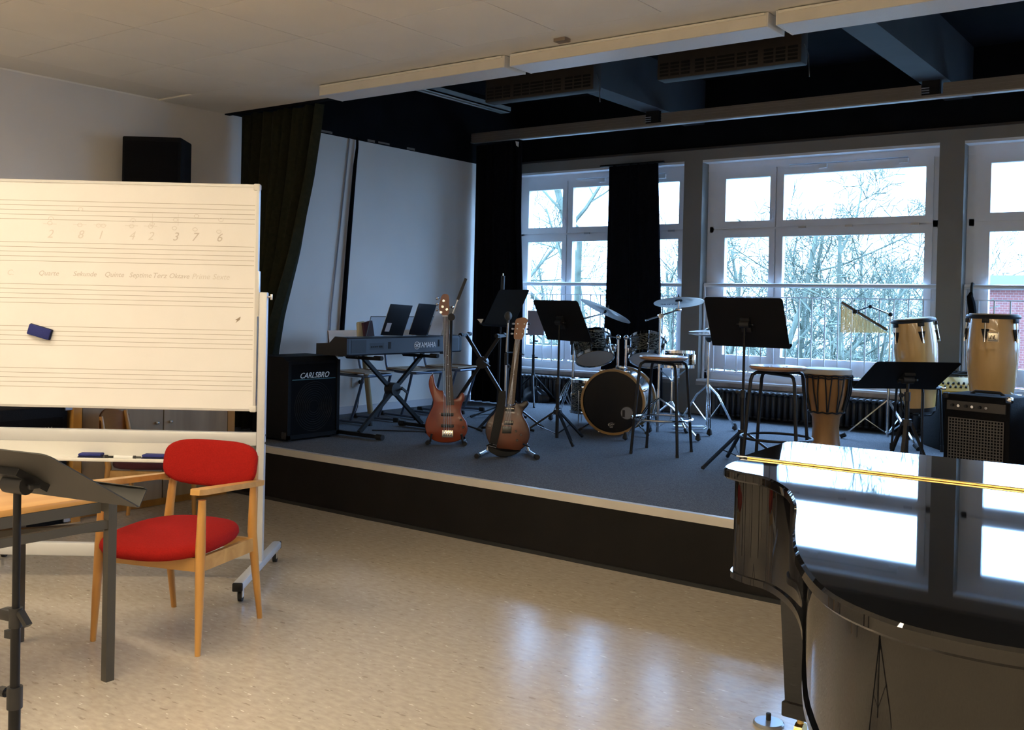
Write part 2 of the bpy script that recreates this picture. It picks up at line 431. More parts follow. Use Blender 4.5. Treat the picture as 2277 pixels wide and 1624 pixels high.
    # daylight portal helps the renderer find the window opening
    L = bpy.data.lights.new('window_portal', 'AREA'); L.shape = 'RECTANGLE'; L.size = b - a; L.size_y = 2.3
    lo = bpy.data.objects.new('window_portal', L); COL.objects.link(lo)
    lo.location = (cx, YF + .12, 1.9); lo.rotation_euler = (-PI / 2, 0, 0)
    L.cycles.is_portal = True
OFFS = (-2.515, 0.0, 2.53, 5.07)
for k in range(4): window(k + 1, BAYS[k][0], BAYS[k][1], OFFS[k])
# pipes on the left stage wall
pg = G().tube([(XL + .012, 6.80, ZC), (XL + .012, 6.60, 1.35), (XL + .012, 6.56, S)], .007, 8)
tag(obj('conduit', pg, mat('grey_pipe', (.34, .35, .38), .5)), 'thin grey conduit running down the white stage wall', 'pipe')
cb = G(); 
cb.tube([(XL + .03, 6.885, ZC + .02), (XL + .03, 6.885, 2.98), (XL + .03, 6.86, 2.8), (XL + .03, 6.80, 2.1), (XL + .03, 6.735, 1.25), (XL + .03, 6.72, .95)], [.012, .013, .018, .022, .024, .024], 8)
tag(obj('cable_bundle', cb, M_blackfabric), 'thick black cable bundle hanging down the white stage wall', 'cable')
bbs = struct('baseboard_left', G().b2((XL, 5.2, S), (XL + .02, YW, S + .07)), mat('baseboard', (.5, .5, .52), .5))
# ================================================================== CEILING FITTINGS, CURTAINS, RADIATORS
M_lampbody = mat('lamp_body', (0.78, 0.75, 0.69), 0.45)
M_prism = mat('lamp_prism', (0.74, 0.75, 0.76), 0.3, bump=.5, bscale=300)
M_lit = mat('lamp_lit', (0.9, 0.85, 0.75), 0.5, emit=((1.0, 0.85, 0.62), LAMP))
def ceiling_lamp(x0, x1, y, lit, label, group):
    cx = (x0 + x1) / 2; w = x1 - x0
    t = thing('strip_lamp', label, 'lamp', (cx, y, ZC), 0, group)
    body = G().b2((-w/2, -.105, -.018), (w/2, .105, -.001))
    obj('mounting_plate', body, M_lampbody, t, 0)
    d = G().b2((-w/2 + .004, -.112, -.078), (w/2 - .004, .112, -.02))
    if lit:
        obj('diffuser', G().b2((-w/2 + .006, -.106, -.024), (w/2 - .006, .106, -.019)), M_lit, t, 0, label='lit frosted diffuser')
        obj('side_frame', G().b2((-w/2, -.116, -.048), (w/2, -.110, -.002)).b2((-w/2, .110, -.048), (w/2, .116, -.002)), M_lampbody, t, 0)
        for sx in (-1, 1): obj('end_cap', G().b2((sx * w/2 - .005, -.116, -.049), (sx * w/2 + .005, .113, -.004)), M_lampbody, t, 0)
    else:
        obj('diffuser', d, M_prism, t, 0)
        obj('top_lip', G().b2((-w/2 + .01, -.132, -.019), (w/2 - .01, -.112, -.008)), mat('lip_white', (.85, .82, .74), .4), t, 0)
        obj('side_frame', G().b2((-w/2, -.118, -.076), (w/2, -.112, -.004)), mat('lamp_side', (.72, .68, .6), .5, var=.05, vscale=6), t, 0)
        obj('end_cap', G().b2((-w/2 - .006, -.116, -.079), (-w/2 + .004, .113, -.004)), M_lampbody, t, 0)
        obj('end_cap', G().b2((w/2 - .004, -.116, -.079), (w/2 + .006, .113, -.004)), M_lampbody, t, 0)
for i, lb in enumerate(('switched off strip lamp at the end of the row nearest the green curtain', 'switched off strip lamp second in the row from the green curtain', 'switched off strip lamp third in the row from the green curtain', 'switched off strip lamp fourth in the row from the green curtain')):
    ceiling_lamp(-5.51 + i * 1.735, -3.83 + i * 1.735, 5.112, False, lb, 'switched off strip lamps along the stage edge')
for yy in (1.3, -1.3, -4.0):
    for i in range(4):
        ceiling_lamp(-5.6 + i * 2.1, -3.9 + i * 2.1, yy, True, 'lit strip lamp on the ceiling of the lower room', 'lit strip lamps over the lower room')
tag(obj('ceiling_socket', G().b2((-3.345, 4.84, ZC - .02), (-3.265, 4.90, ZC - .0005)), mat('socket_dark', (.25, .2, .16), .6), None, 0), 'small dark socket on the ceiling beside the strip lamps', 'socket')

# two perforated heaters under the stage ceiling
M_heat = mat('heater_brown', (0.026, 0.021, 0.018), 0.6, var=.15)
M_dark = mat('dark_void', (0.006, 0.006, 0.006), 0.9)
slot = mesh_of('slot', G().b2((-.033, -.004, -.008), (.033, .004, .008)), M_dark, 0)
def heater(x0, x1, label):
    cx = (x0 + x1) / 2; w = x1 - x0
    t = thing('ceiling_heater', label, 'heater', (cx, 6.4, 3.13), 0, 'brown heaters under the stage ceiling')
    obj('housing', G().rbox((0, .06, .132), (w, .12, .264), .01), M_heat, t)
    for i in range(12):
        for j in range(4):
            xx = -w/2 + .07 + (w - .14) * i / 11 + (.012 if (i // 3) % 2 else -.012)
            obj('slot', slot, M_dark, t, loc=(xx, -.001, .03 + j * .026))
    for sx in (-1, 1):
        obj('hanger', G().b2((sx * w * .35 - .015, .05, .26), (sx * w * .35 + .015, .07, ZS - 3.13)), M_blacksteel, t, 0)
    obj('pull_cord', G().tube([(w/2 + .01, .02, .12), (w/2 + .04, .02, .05), (w/2 + .05, .02, -.1)], .003, 5), M_steel, t)
heater(-5.09, -4.05, 'dark brown perforated heater hanging between left wall and first beam')
heater(-3.51, -2.44, 'dark brown perforated heater hanging between the two visible beams')

# aluminium track along the left side
t = thing('ceiling_track', 'grooved aluminium track hanging below the stage ceiling near the left wall', 'track', (-5.75, 6.6, 3.30))
obj('channel', G().b2((-.06, -1.0, 0), (.06, .95, .012)).b2((-.06, -1.0, 0), (-.05, .95, .05)).b2((.05, -1.0, 0), (.06, .95, .05)).b2((-.012, -1.0, 0), (.012, .95, .05)), M_alu, t, 0)
obj('cross_profile', G().b2((.06, -.25, .03), (.62, -.21, .07)), M_alu, t, 0)
for yy in (-.8, .7): obj('hanger', G().b2((-.01, yy, .05), (.01, yy + .02, ZS - 3.30)), M_blacksteel, t, 0)
# long curtain rail in front of the windows
t = thing('curtain_rail', 'long grooved aluminium curtain rail in front of the windows', 'curtain rail', (-2.1, 8.6, 3.25))
M_railw = mat('rail_grey', (0.26, 0.24, 0.22), 0.5, .3, var=.08, vscale=3, stretch=(.05, 1, 1))
for a, b in ((-7.02, -4.83), (-4.66, -2.255), (-2.085, .33), (.5, 2.9)):
    g = G().b2((a + 2.1, 0, .03), (b + 2.1, .05, .12))
    for j in range(3): g.b2((a + 2.1, -.006, .045 + j * .026), (b + 2.1, 0, .056 + j * .026))
    obj('rail_section', g, M_railw, t, 0)
obj('lower_lip', G().b2((-7.02 + 2.1, -.012, .012), (2.9 + 2.1, .05, .03)), M_railw, t, 0)
obj('bright_edge', G().b2((-6.35 + 2.1, -.01, 0), (2.9 + 2.1, .055, .012)), mat('alu_bright', (.75, .76, .78), .3, .6), t, 0)
for bx in (-4.745, -2.17, .415):
    obj('bracket', G().b2((bx + 2.1 - .08, -.003, .03), (bx + 2.1 + .06, .045, .16)), M_blacksteel, t, 0)
    for j in range(3): obj('wire', G().cyl((bx + 2.1 - .08, -.012, .05 + j * .02), (bx + 2.1 - .02, -.012, .05 + j * .02), .006, n=6), M_steel, t)
# white paper scraps at its end
obj('paper_scrap', G().prism([(-4.30, -.035), (-4.255, -.045), (-4.26, -.10), (-4.29, -.08)], 0, .002, basis((1, 0, 0), (0, 0, 1), (0, -1, 0), (0, -.012, .02))), mat('paper', (.8, .8, .78), .8), t, 0)

# curtains -------------------------------------------------------------
def curtain(name, label, left, right, y0, z0, z1, folds, amp, m, seed=1, nz=28, thick=.012):
    rnd = random.Random(seed)
    ph = [rnd.uniform(-.5, .5) for _ in range(folds + 2)]
    nu = folds * 10
    def fn(u, v, off):
        z = z0 + (z1 - z0) * v
        l, r = left(z), right(z)
        w = u + .012 * math.sin(u * 31 + 2 * v)
        x = l + (r - l) * w
        k = u * folds; a = amp * (.7 + .5 * math.sin(k * 1.7 + seed)) * (.55 + .45 * (1 - v))
        y = y0 + off + a * math.sin(2 * PI * k + ph[int(k)] + .6 * (1 - v) * math.sin(k)) + .3 * a * math.sin(4 * PI * k + 1)
        return (x, y, z)
    g = G()
    g.grid(lambda u, v: fn(u, v, 0), nu, nz)
    n1 = len(g.v)
    g.grid(lambda u, v: fn(u, v, thick), nu, nz)
    W = nu + 1
    for j in range(nz):
        for e in (0, nu):
            a = j * W + e; b = (j + 1) * W + e
            g.f.append((a, b, b + n1, a + n1))
    for i in range(nu):
        g.f.append((i, i + 1, i + 1 + n1, i + n1)); k = nz * W
        g.f.append((k + i, k + i + 1, k + i + 1 + n1, k + i + n1))
    o = obj(name, g, m, None, 60)
    return tag(o, label, 'curtain')
M_green = mat('green_velvet', (0.021, 0.022, 0.011), 0.85, var=.2, vscale=30, spec=.15)
M_bvelvet = mat('black_velvet', (0.007, 0.007, 0.009), 0.95, spec=.05, var=.2, vscale=30)
def interp(tab):
    def f(z):
        for (a, va), (b, vb) in zip(tab, tab[1:]):
            if z <= b: return va + (vb - va) * max(0, (z - a)) / (b - a)
        return tab[-1][1]
    return f
gr = interp([(.39, -6.62), (1.04, -6.53), (1.36, -6.45), (1.88, -6.25), (2.45, -6.10), (2.84, -6.03), (3.05, -6.0)])
curtain('stage_curtain', 'dark green velvet stage curtain drawn back beside the white wall', lambda z: -7.0, gr, 5.46, S + .01, ZC - .01, 11, .085, M_green, 3)
curtain('black_curtain', 'black curtain gathered in the corner beside the left window', lambda z: -7.05, interp([(.39, -6.34), (1.6, -6.36), (2.4, -6.41), (3.25, -6.42)]), 8.72, S + .012, 3.255, 6, .04, M_bvelvet, 5)
curtain('black_curtain', 'narrow black curtain panel hanging over the middle of the left window', interp([(.39, -5.69), (.82, -5.66), (1.5, -5.62), (2.96, -5.615)]), interp([(.39, -4.90), (1.0, -4.93), (2.96, -5.03)]), 9.22, S + .012, 3.0, 6, .025, M_bvelvet, 8)
tag(obj('curtain_rod', G().cyl((-5.72, 9.22, 3.0), (-4.95, 9.22, 3.0), .012, n=10).b2((-5.35, 9.21, 2.99), (-5.33, YW, 3.01)), M_blacksteel), 'short black rod carrying the narrow curtain panel', 'curtain rod')

# radiators ------------------------------------------------------------
M_cast = mat('cast_iron', (0.014, 0.014, 0.016), 0.4)
rg = G()
for yy in (-.055, 0, .055): rg.rbox((0, yy, .135), (.042, .03, .25), .012, seg=1)
rg.rbox((0, 0, .262), (.05, .15, .05), .02, seg=2).rbox((0, 0, .03), (.05, .15, .04), .015, seg=1)
ribm = mesh_of('rib', rg, M_cast, 50)
def radiator(x0, x1, label):
    t = thing('radiator', label, 'radiator', ((x0 + x1) / 2, 9.385, S), 0, 'black cast iron radiators under the windows')
    n = int((x1 - x0) / .06)
    for i in range(n): obj('rib', ribm, M_cast, t, loc=(-(n - 1) * .03 + i * .06, 0, .01))
    obj('foot', G().b2((-(x1 - x0) / 2 + .2, -.04, 0), (-(x1 - x0) / 2 + .24, .04, .03)).b2(((x1 - x0) / 2 - .24, -.04, 0), ((x1 - x0) / 2 - .2, .04, .03)), M_cast, t, 0)
    obj('pipe', G().cyl((-(x1 - x0) / 2 - .06, .05, 0), (-(x1 - x0) / 2 - .06, .05, .24), .012, n=8), M_cast, t)
radiator(-6.85, -5.25, 'black ribbed radiator under the left window behind the drum kit')
radiator(-4.40, -2.38, 'black ribbed radiator under the wide middle window')
radiator(-1.9, -.1, 'black ribbed radiator under the window behind the congas')
# ================================================================== LOWER ROOM
# ---- rolling whiteboard
M_board = mat('whiteboard_enamel', (0.90, 0.89, 0.87), 0.18, var=.02, vscale=4)
M_frame = mat('whiteboard_frame', (0.66, 0.66, 0.65), 0.35, .5)
M_standgrey = mat('stand_grey', (0.62, 0.63, 0.64), 0.4, .2)
M_cap = mat('cap_white', (0.75, 0.74, 0.70), 0.5)
M_ink = mat('faded_ink', (0.62, 0.58, 0.54), .8)
M_inkl = mat('faded_ink_light', (0.73, 0.70, 0.66), .8)
M_staff = mat('staff_grey', (0.42, 0.38, 0.33), .6)
wb = thing('whiteboard', 'rolling whiteboard with printed music staves and faded handwriting', 'whiteboard', (-4.205, 3.448, 0), math.atan2(.607, .795))
# local: x along the board (right), -y towards the room, z up
BW0, BW1, BZ0, BZ1 = -1.505, -.03, .90, 2.095
bd = obj('board', G().b2((BW0 + .01, -.012, BZ0 + .01), (BW1 - .01, .010, BZ1 - .01)), M_board, wb, 0)
fr = G().b2((BW0, -.016, BZ1 - .014), (BW1, .014, BZ1)).b2((BW0, -.016, BZ0), (BW1, .014, BZ0 + .012)).b2((BW0, -.016, BZ0), (BW0 + .014, .014, BZ1)).b2((BW1 - .014, -.016, BZ0), (BW1, .014, BZ1))
obj('board_frame', fr, M_frame, wb, 0)
for x in (BW0, BW1 - .03):
    for z in (BZ0 - .002, BZ1 - .028): obj('corner_cap', G().rbox((x + .0155, -.001, z + .0145), (.037, .036, .036), .008), M_cap, wb)
sl = mesh_of('staff_line', G().b2((BW0 + .012, -.0126, -.0011), (BW1 - .022, -.0118, .0011)), M_staff, 0)
for zt in (1.985, 1.766, 1.546, 1.325, 1.105):
    for k in range(5): obj('staff_line', sl, M_staff, bd, 0, loc=(0, 0, zt - .0245 * k))
FX = Matrix.Rotation(PI / 2, 4, 'X')
def scrawl(s, u, z, size, m=M_ink): text('handwriting', s, size, m, bd, T(u, -.0125, z) @ FX, .0003, shear=.3)
for s, u in (('C:', -1.328), ('Quarte', -1.128), ('Sekunde', -.939), ('Quinte', -.785), ('Septime', -.648), ('Terz', -.548), ('Oktave', -.445), ('Prime', -.331), ('Sexte', -.225)):
    scrawl(s, u, 1.604, .040 if len(s) < 6 else .036, M_ink if u < -.4 and u > -1.2 else M_inkl)
for s, u in (('2', -1.124), ('8', -.966), ('1', -.862), ('4', -.697), ('2', -.598), ('3', -.468), ('7', -.368), ('6', -.238)):
    scrawl(s, u, 1.81, .062, M_ink if u > -.5 else M_inkl)
def ring(u, z, a=.012, b=.009):
    pts = [(u + a * math.cos(t), -.0124, z + b * math.sin(t)) for t in [2 * PI * i / 14 for i in range(14)]]
    obj('note_head', G().tube(pts, .0013, 5, True), M_inkl, bd)
for u, z in ((-1.125, 1.868), (-.968, 1.862), (-.87, 1.861), (-.845, 1.861), (-.697, 1.862), (-.598, 1.862), (-.59, 1.875), (-.473, 1.856), (-.365, 1.852), (-.24, 1.843), (-.966, 1.945), (-.69, 1.893), (-.468, 1.90), (-.358, 1.922), (-.23, 1.905), (-1.12, 1.893)): ring(u, z)
for u in (-1.125, -.968, -.862, -.697, -.598): obj('ledger_line', G().b2((u - .035, -.0126, 1.863), (u + .035, -.0118, 1.865)), M_inkl, bd, 0)
for u in (-.59, -.455): obj('bar_line', G().b2((u, -.0126, 1.87), (u + .0018, -.0118, 1.93)), M_inkl, bd, 0)
obj('ink_smudge', G().prism([(-.012, -.016), (-.004, -.002), (-.014, .0), (.014, .018), (.008, .002), (.012, .004)], -.0003, .0003, T(-.131, -.0124, 1.38) @ FX), mat('smudge', (.36, .3, .24), .9), bd, 0)
for x in (-1.53, 0):
    po = obj('post', G().rbox((x, 0, .815), (.044, .04, 1.43), .008), M_standgrey, wb)
    obj('pivot_pin', G().cyl((x - .05 if x == 0 else x + .05, 0, 1.505), (x + .035 if x == 0 else x - .035, 0, 1.505), .006, n=8).rbox((x + (.04 if x == 0 else -.04), 0, 1.505), (.012, .006, .03), .002), M_steel, wb)
    obj('side_clip', G().rbox((x + (-.028 if x == 0 else .028), 0, 1.52), (.012, .03, .24), .003), M_frame, wb)
    ft = G().rbox((x, 0, .088), (.052, .86, .044), .012)
    obj('foot', ft, M_standgrey, wb)
    for sy in (-1, 1):
        obj('end_cap', G().rbox((x, sy * .428, .087), (.05, .02, .042), .006), M_rubber, wb)
        ca = obj('caster', G().cyl((x - .010, sy * .375 + .012, .026), (x + .010, sy * .375 + .012, .026), .026, n=16), M_rubber, wb)
        obj('caster_fork', G().b2((x - .015, sy * .375 - .012, .024), (x - .011, sy * .375 + .018, .066)).b2((x + .011, sy * .375 - .012, .024), (x + .015, sy * .375 + .018, .066)).b2((x - .015, sy * .375 - .012, .058), (x + .015, sy * .375 + .018, .066)), M_steel, ca, 0)
obj('upper_beam', G().rbox((-.765, 0, .752), (1.49, .036, .072), .01), M_standgrey, wb)
obj('lower_beam', G().rbox((-.765, 0, .152), (1.49, .036, .072), .01), M_standgrey, wb)
obj('tray', G().b2((-1.46, -.022, .64), (-.062, -.019, .722)).b2((-1.46, -.105, .636), (-.052, -.019, .641)).rbox((-.756, -.106, .643), (1.42, .014, .018), .005), M_cap, wb)
for ex in (-.02, .02): obj('bolt', G().cyl((.021, ex * .3, .752 + ex), (.026, ex * .3, .752 + ex), .006, n=8), M_rubber, wb)
WBM = T(-4.205, 3.448, 0) @ rotz(math.atan2(.607, .795))
M_erase = mat('blue_felt', (0.022, 0.032, 0.19), .85, bump=.3, bscale=150)
def eraser(label, u, y, z, rot):
    e = thing('board_eraser', label, 'eraser', (0, 0, 0), 0, 'blue board erasers'); e.matrix_world = WBM @ T(u, y, z) @ rot
    obj('felt', G().rbox((0, 0, .008), (.122, .058, .016), .004), mat('felt_dark', (.008, .010, .045), .95), e)
    obj('grip', G().rbox((0, 0, .023), (.118, .056, .014), .006), M_erase, e)
eraser('blue board eraser stuck crooked on the whiteboard', -1.162, -.012, 1.296, FX @ rotz(-.27))
eraser('blue board eraser lying on the tray beside the white marker', -.868, -.062, .641, rotz(.03))
eraser('blue board eraser lying on the tray behind the red chair back', -.538, -.062, .641, rotz(-.04))
def marker(label, u, m, capm, L=.115):
    e = thing('marker_pen', label, 'marker'); e.matrix_world = WBM @ T(u, -.055, .651)
    obj('barrel', G().cyl((0, 0, 0), (L, 0, 0), .0095, n=12), m, e)
    obj('pen_cap', G().cyl((L, 0, 0), (L + .012, 0, 0), .0095, n=12).cyl((L + .012, 0, 0), (L + .04, 0, 0), .006, n=10), capm, e)
marker('white marker pen with dark ring lying on the whiteboard tray', -.752, mat('pen_white', (.8, .8, .78), .4), mat('pen_ring', (.06, .06, .06), .5), .1)
marker('short dark marker pen lying between eraser and white pen', -.806, mat('pen_dark', (.06, .06, .07), .5), M_rubber, .010)

# ---- loudspeaker on the wall
sp = thing('wall_loudspeaker', 'black loudspeaker mounted high on the cream wall above the whiteboard', 'loudspeaker', (-6.80, 4.46, 2.15), math.atan2(.275, .329))
obj('cabinet', G().rbox((.035, .07, .275), (.44, .30, .55), .012), M_tolex, sp)
obj('grille', G().rbox((.035, -.085, .265), (.40, .014, .50), .006), M_blackfabric, sp)
obj('wall_bracket', G().b2((-.02, .20, .20), (.06, .26, .34)).bar((.02, .24, .27), (-.16, .33, .27), .04, .05), M_blacksteel, sp, 0)

# ---- red armchair
M_beech = wood('beech', '#b27d3c', '#c8954f', .38, 'Z', 14, coat=.15)
M_beechx = wood('beech_rail', '#b98a49', '#d0a260', .38, 'X', 14, coat=.15)
M_red = mat('red_fabric', (0.33, 0.013, 0.010), 0.95, var=.08, vscale=140, bump=.5, bscale=320, spec=.1)
def superpad(w, d, h, m, crown=.014, n=40, p=3.2, wf=1.0):
    """upholstered pad: rounded outline, soft edge; wf widens the front"""
    g = G(); rings = []
    for (s, z) in ((.90, 0), (.97, .1), (1.0, .35), (1.0, .62), (.97, .85), (.90, .97), (.75, 1.04), (.45, 1.12), (.0, 1.15)):
        rings.append((s, z))
    vs = []
    for s, z in rings:
        for i in range(n):
            t = 2 * PI * i / n; c, q = math.cos(t), math.sin(t)
            rr = (abs(c) ** p + abs(q) ** p) ** (-1 / p)
            x, y = rr * c * s, rr * q * s
            k = 1 + (wf - 1) * (.5 - y / 2)
            vs.append((x * w / 2 * k, y * d / 2, z * h if z <= 1 else h + (z - 1) / .15 * crown))
    fs = [(j*n + i, j*n + (i+1) % n, (j+1)*n + (i+1) % n, (j+1)*n + i) for j in range(len(rings)-1) for i in range(n)] + [tuple(range(n))[::-1]]
    return g.add(vs, fs, m)
ch = thing('armchair', 'wooden armchair with bright red seat and backrest in front of the whiteboard', 'chair', (-3.834, 2.706, 0), .343)
ztilt = Matrix.Rotation(.05, 4, 'X')
obj('seat', superpad(.52, .575, .058, T(0, -.072, .410) @ ztilt, .016, p=2.6), M_red, ch, 60)
for s in (-1, 1):
    obj('front_leg', G().tube([(s * .262, -.245, 0), (s * .258, -.235, .2), (s * .252, -.225, .42), (s * .25, -.215, .645)], [.0125, .018, .0215, .016], 12), M_beech, ch)
    obj('back_leg', G().tube([(s * .235, .285, 0), (s * .232, .245, .22), (s * .228, .215, .42), (s * .22, .235, .60), (s * .205, .272, .76)], [.0125, .018, .0215, .019, .013], 12), M_beech, ch)
    am = G()
    top = [(-.27, .022), (-.24, .032), (-.1, .028), (.1, .024), (.25, .016)]
    out = [(s * .25 + w, y) for y, w in top] + [(s * .25 - w, y) for y, w in top[::-1]]
    am.prism(out, 0, .024)
    arm = obj('armrest', am, M_beechx, ch, 60)
    arm.matrix_local = T(0, 0, .652) @ Matrix.Rotation(-.085, 4, 'X')
    obj('side_rail', G().bar((s * .248, -.215, .375), (s * .228, .225, .362), .022, .062), M_beechx, ch, 0)
obj('front_rail', G().bar((-.25, -.215, .372), (.25, -.215, .372), .022, .058), M_beechx, ch, 0)
obj('back_rail', G().bar((-.228, .215, .365), (.228, .215, .365), .022, .05), M_beechx, ch, 0)
def backpad(w, h, th, m):
    g = G(); n = 44; vs = []; rings = ((.0, -.5), (.55, -.5), (.88, -.46), (.97, -.3), (1, 0), (.97, .3), (.88, .46), (.55, .5), (.0, .5))
    for s, k in rings:
        for i in range(n):
            t = 2 * PI * i / n; c, q = math.cos(t), math.sin(t); p = 3.4
            rr = (abs(c) ** p + abs(q) ** p) ** (-1 / p)
            x, z = rr * c * s * w / 2, rr * q * s * h / 2
            y = k * th + .42 * x * x * -1 + .5 * (w / 2) ** 2 * .42
            vs.append((x, y, z))
    fs = [(j*n + i, j*n + (i+1) % n, (j+1)*n + (i+1) % n, (j+1)*n + i) for j in range(len(rings)-1) for i in range(n)]
    return g.add(vs, fs, m)
obj('backrest', backpad(.50, .215, .052, T(0, .222, .722) @ Matrix.Rotation(-.2, 4, 'X')), M_red, ch, 60)

# ---- second chair behind the whiteboard
c2 = thing('visitor_chair', 'wooden chair with dark red seat and bent plywood back behind the whiteboard', 'chair', (-5.80, 3.86, 0), 2.21)
M_dred = mat('dark_red_fabric', (0.075, 0.012, 0.018), .9, bump=.4, bscale=300, sheen=.1)
obj('seat', superpad(.46, .44, .05, T(0, 0, .385), .01), M_dred, c2, 60)
for s in (-1, 1):
    obj('front_leg', G().tube([(s * .225, -.21, 0), (s * .218, -.205, .41)], [.013, .021], 12), M_beech, c2)
    obj('back_leg', G().tube([(s * .225, .24, 0), (s * .215, .2, .40), (s * .20, .26, .72)], [.013, .02, .013], 12), M_beech, c2)
    obj('side_rail', G().bar((s * .217, -.2, .355), (s * .215, .2, .355), .02, .05), M_beechx, c2, 0)
obj('front_rail', G().bar((-.21, -.205, .35), (.21, -.205, .35), .02, .05), M_beechx, c2, 0)
def ply(u, v):
    a = (u - .5) * 1.9; x = .235 * math.sin(a) / math.sin(.95); zz = .56 + .19 * v * (1 - .9 * abs(u - .5) ** 1.5)
    return (x, .30 - .13 * (1 - math.cos(a)), zz)
gp = G().grid(ply, 20, 6); k = len(gp.v); gp.grid(lambda u, v: tuple(Vector(ply(u, v)) + Vector((0, .009, 0))), 20, 6)
obj('backrest', gp, wood('ply_back', '#8a5220', '#a86a2c', .35, 'X', 10), c2, 60)

# ---- cabinet and amplifiers along the left wall
M_oak = wood('pale_oak', '#8f7a5f', '#a28d70', .5, 'Z', 10)
M_oak2 = wood('warm_oak', '#b07c3a', '#c59248', .45, 'Z', 10)
cab = thing('low_cabinet', 'low pale oak cabinet with plain doors along the left wall', 'cabinet', (-6.45, 4.22, 0))
obj('body', G().b2((-.22, -.62, .05), (.22, .625, .92)), M_oak2, cab, 0)
for ya, yb in ((-.612, -.005), (.005, .55)):
    d = obj('door', G().b2((.22, ya, .06), (.238, yb, .90)), M_oak, cab, 0)
    obj('knob', G().sphere((.25, yb - .05 if ya < -.1 else ya + .05, .6), .012), M_steel, d)
obj('side_strip', G().b2((.22, .557, .05), (.236, .62, .90)), M_oak2, cab, 0)
obj('plinth', G().b2((-.2, -.6, 0), (.18, .6, .05)), M_oak2, cab, 0)
pan = thing('wooden_side_panel', 'upright warm oak side panel between amplifier and cabinet', 'panel', (-6.42, 3.555, 0))
obj('board', G().b2((-.25, -.03, 0), (.24, .03, .95)), M_oak2, pan, 0)
M_grlines = mat('grille_wire', (.5, .46, .40), .5, .2)
am = thing('stage_amplifier', 'black amplifier with wire grilles standing at the left wall', 'amplifier', (-6.42, 3.10, 0))
obj('cabinet', G().rbox((0, 0, .385), (.44, .80, .77), .012), M_tolex, am)
for z0, z1 in ((.10, .36), (.45, .70)):
    obj('speaker_cloth', G().b2((.22, -.36, z0), (.224, .36, z1)), M_blackfabric, am, 0)
    gw = G()
    for i in range(31): gw.b2((.226, -.345 + i * .021, z0 + .02), (.229, -.342 + i * .021, z1 - .06))
    for k in range(3): gw.b2((.224, -.345, z0 + .03 + k * .07), (.227, .29, z0 + .033 + k * .07))
    o = obj('grille', gw, M_grlines, am, 0); 
for sy in (-1, 1):
    for z in (.03, .76): obj('corner_guard', G().b2((.205, sy * .40 - .025, z - .02), (.232, sy * .40 + .025, z + .02)), M_steel, am, 0)
obj('handle', G().tube([(0, -.12, .78), (0, -.1, .81), (0, .1, .81), (0, .12, .78)], .012, 8), M_rubber, am)

# ---- table
M_tgrey = mat('table_grey', (0.075, 0.07, 0.06), 0.45, .3)
M_top = wood('table_top', '#b5803d', '#c99a58', .35, 'Y', 9)
tb = thing('work_table', 'wooden table on grey square steel legs beside the red armchair', 'table', (-3.888, 1.55, 0))
obj('table_top', G().rbox((.0, -.02, .71), (.66, 1.34, .026), .006), M_top, tb)
for sx in (-1, 1):
    for sy in (-1, 1): obj('leg', G().b2((sx * .343 - .0175, sy * .63 - .0175 , 0), (sx * .343 + .0175, sy * .63 + .0175, .697)), M_tgrey, tb, 0)
    obj('long_rail', G().b2((sx * .343 - .012, -.615, .595), (sx * .343 + .012, .615, .627)), M_tgrey, tb, 0)
    obj('apron', G().b2((sx * .315 - .012, -.6, .655), (sx * .315 + .012, .6, .697)), M_tgrey, tb, 0)
for sy in (-1, 1): obj('end_rail', G().b2((-.33, sy * .63 - .012, .655), (.33, sy * .63 + .012, .697)), M_tgrey, tb, 0)
obj('cross_brace', G().bar((-.335, -.61, .6), (.335, .61, .6), .03, .03), M_tgrey, tb, 0)
pa = thing('paper_stack', 'white sheets of paper on the wooden table under the music stand', 'paper', (-3.95, 1.70, .724), .25)
obj('sheet', G().b2((-.15, -.11, 0), (.15, .11, .004)), mat('paper_white', (.86, .86, .84), .7), pa, 0)
obj('sheet', G().box((.02, .0, .006), (.297, .21, .003), None, .1), mat('paper_white', (.86, .86, .84), .7), pa, 0)

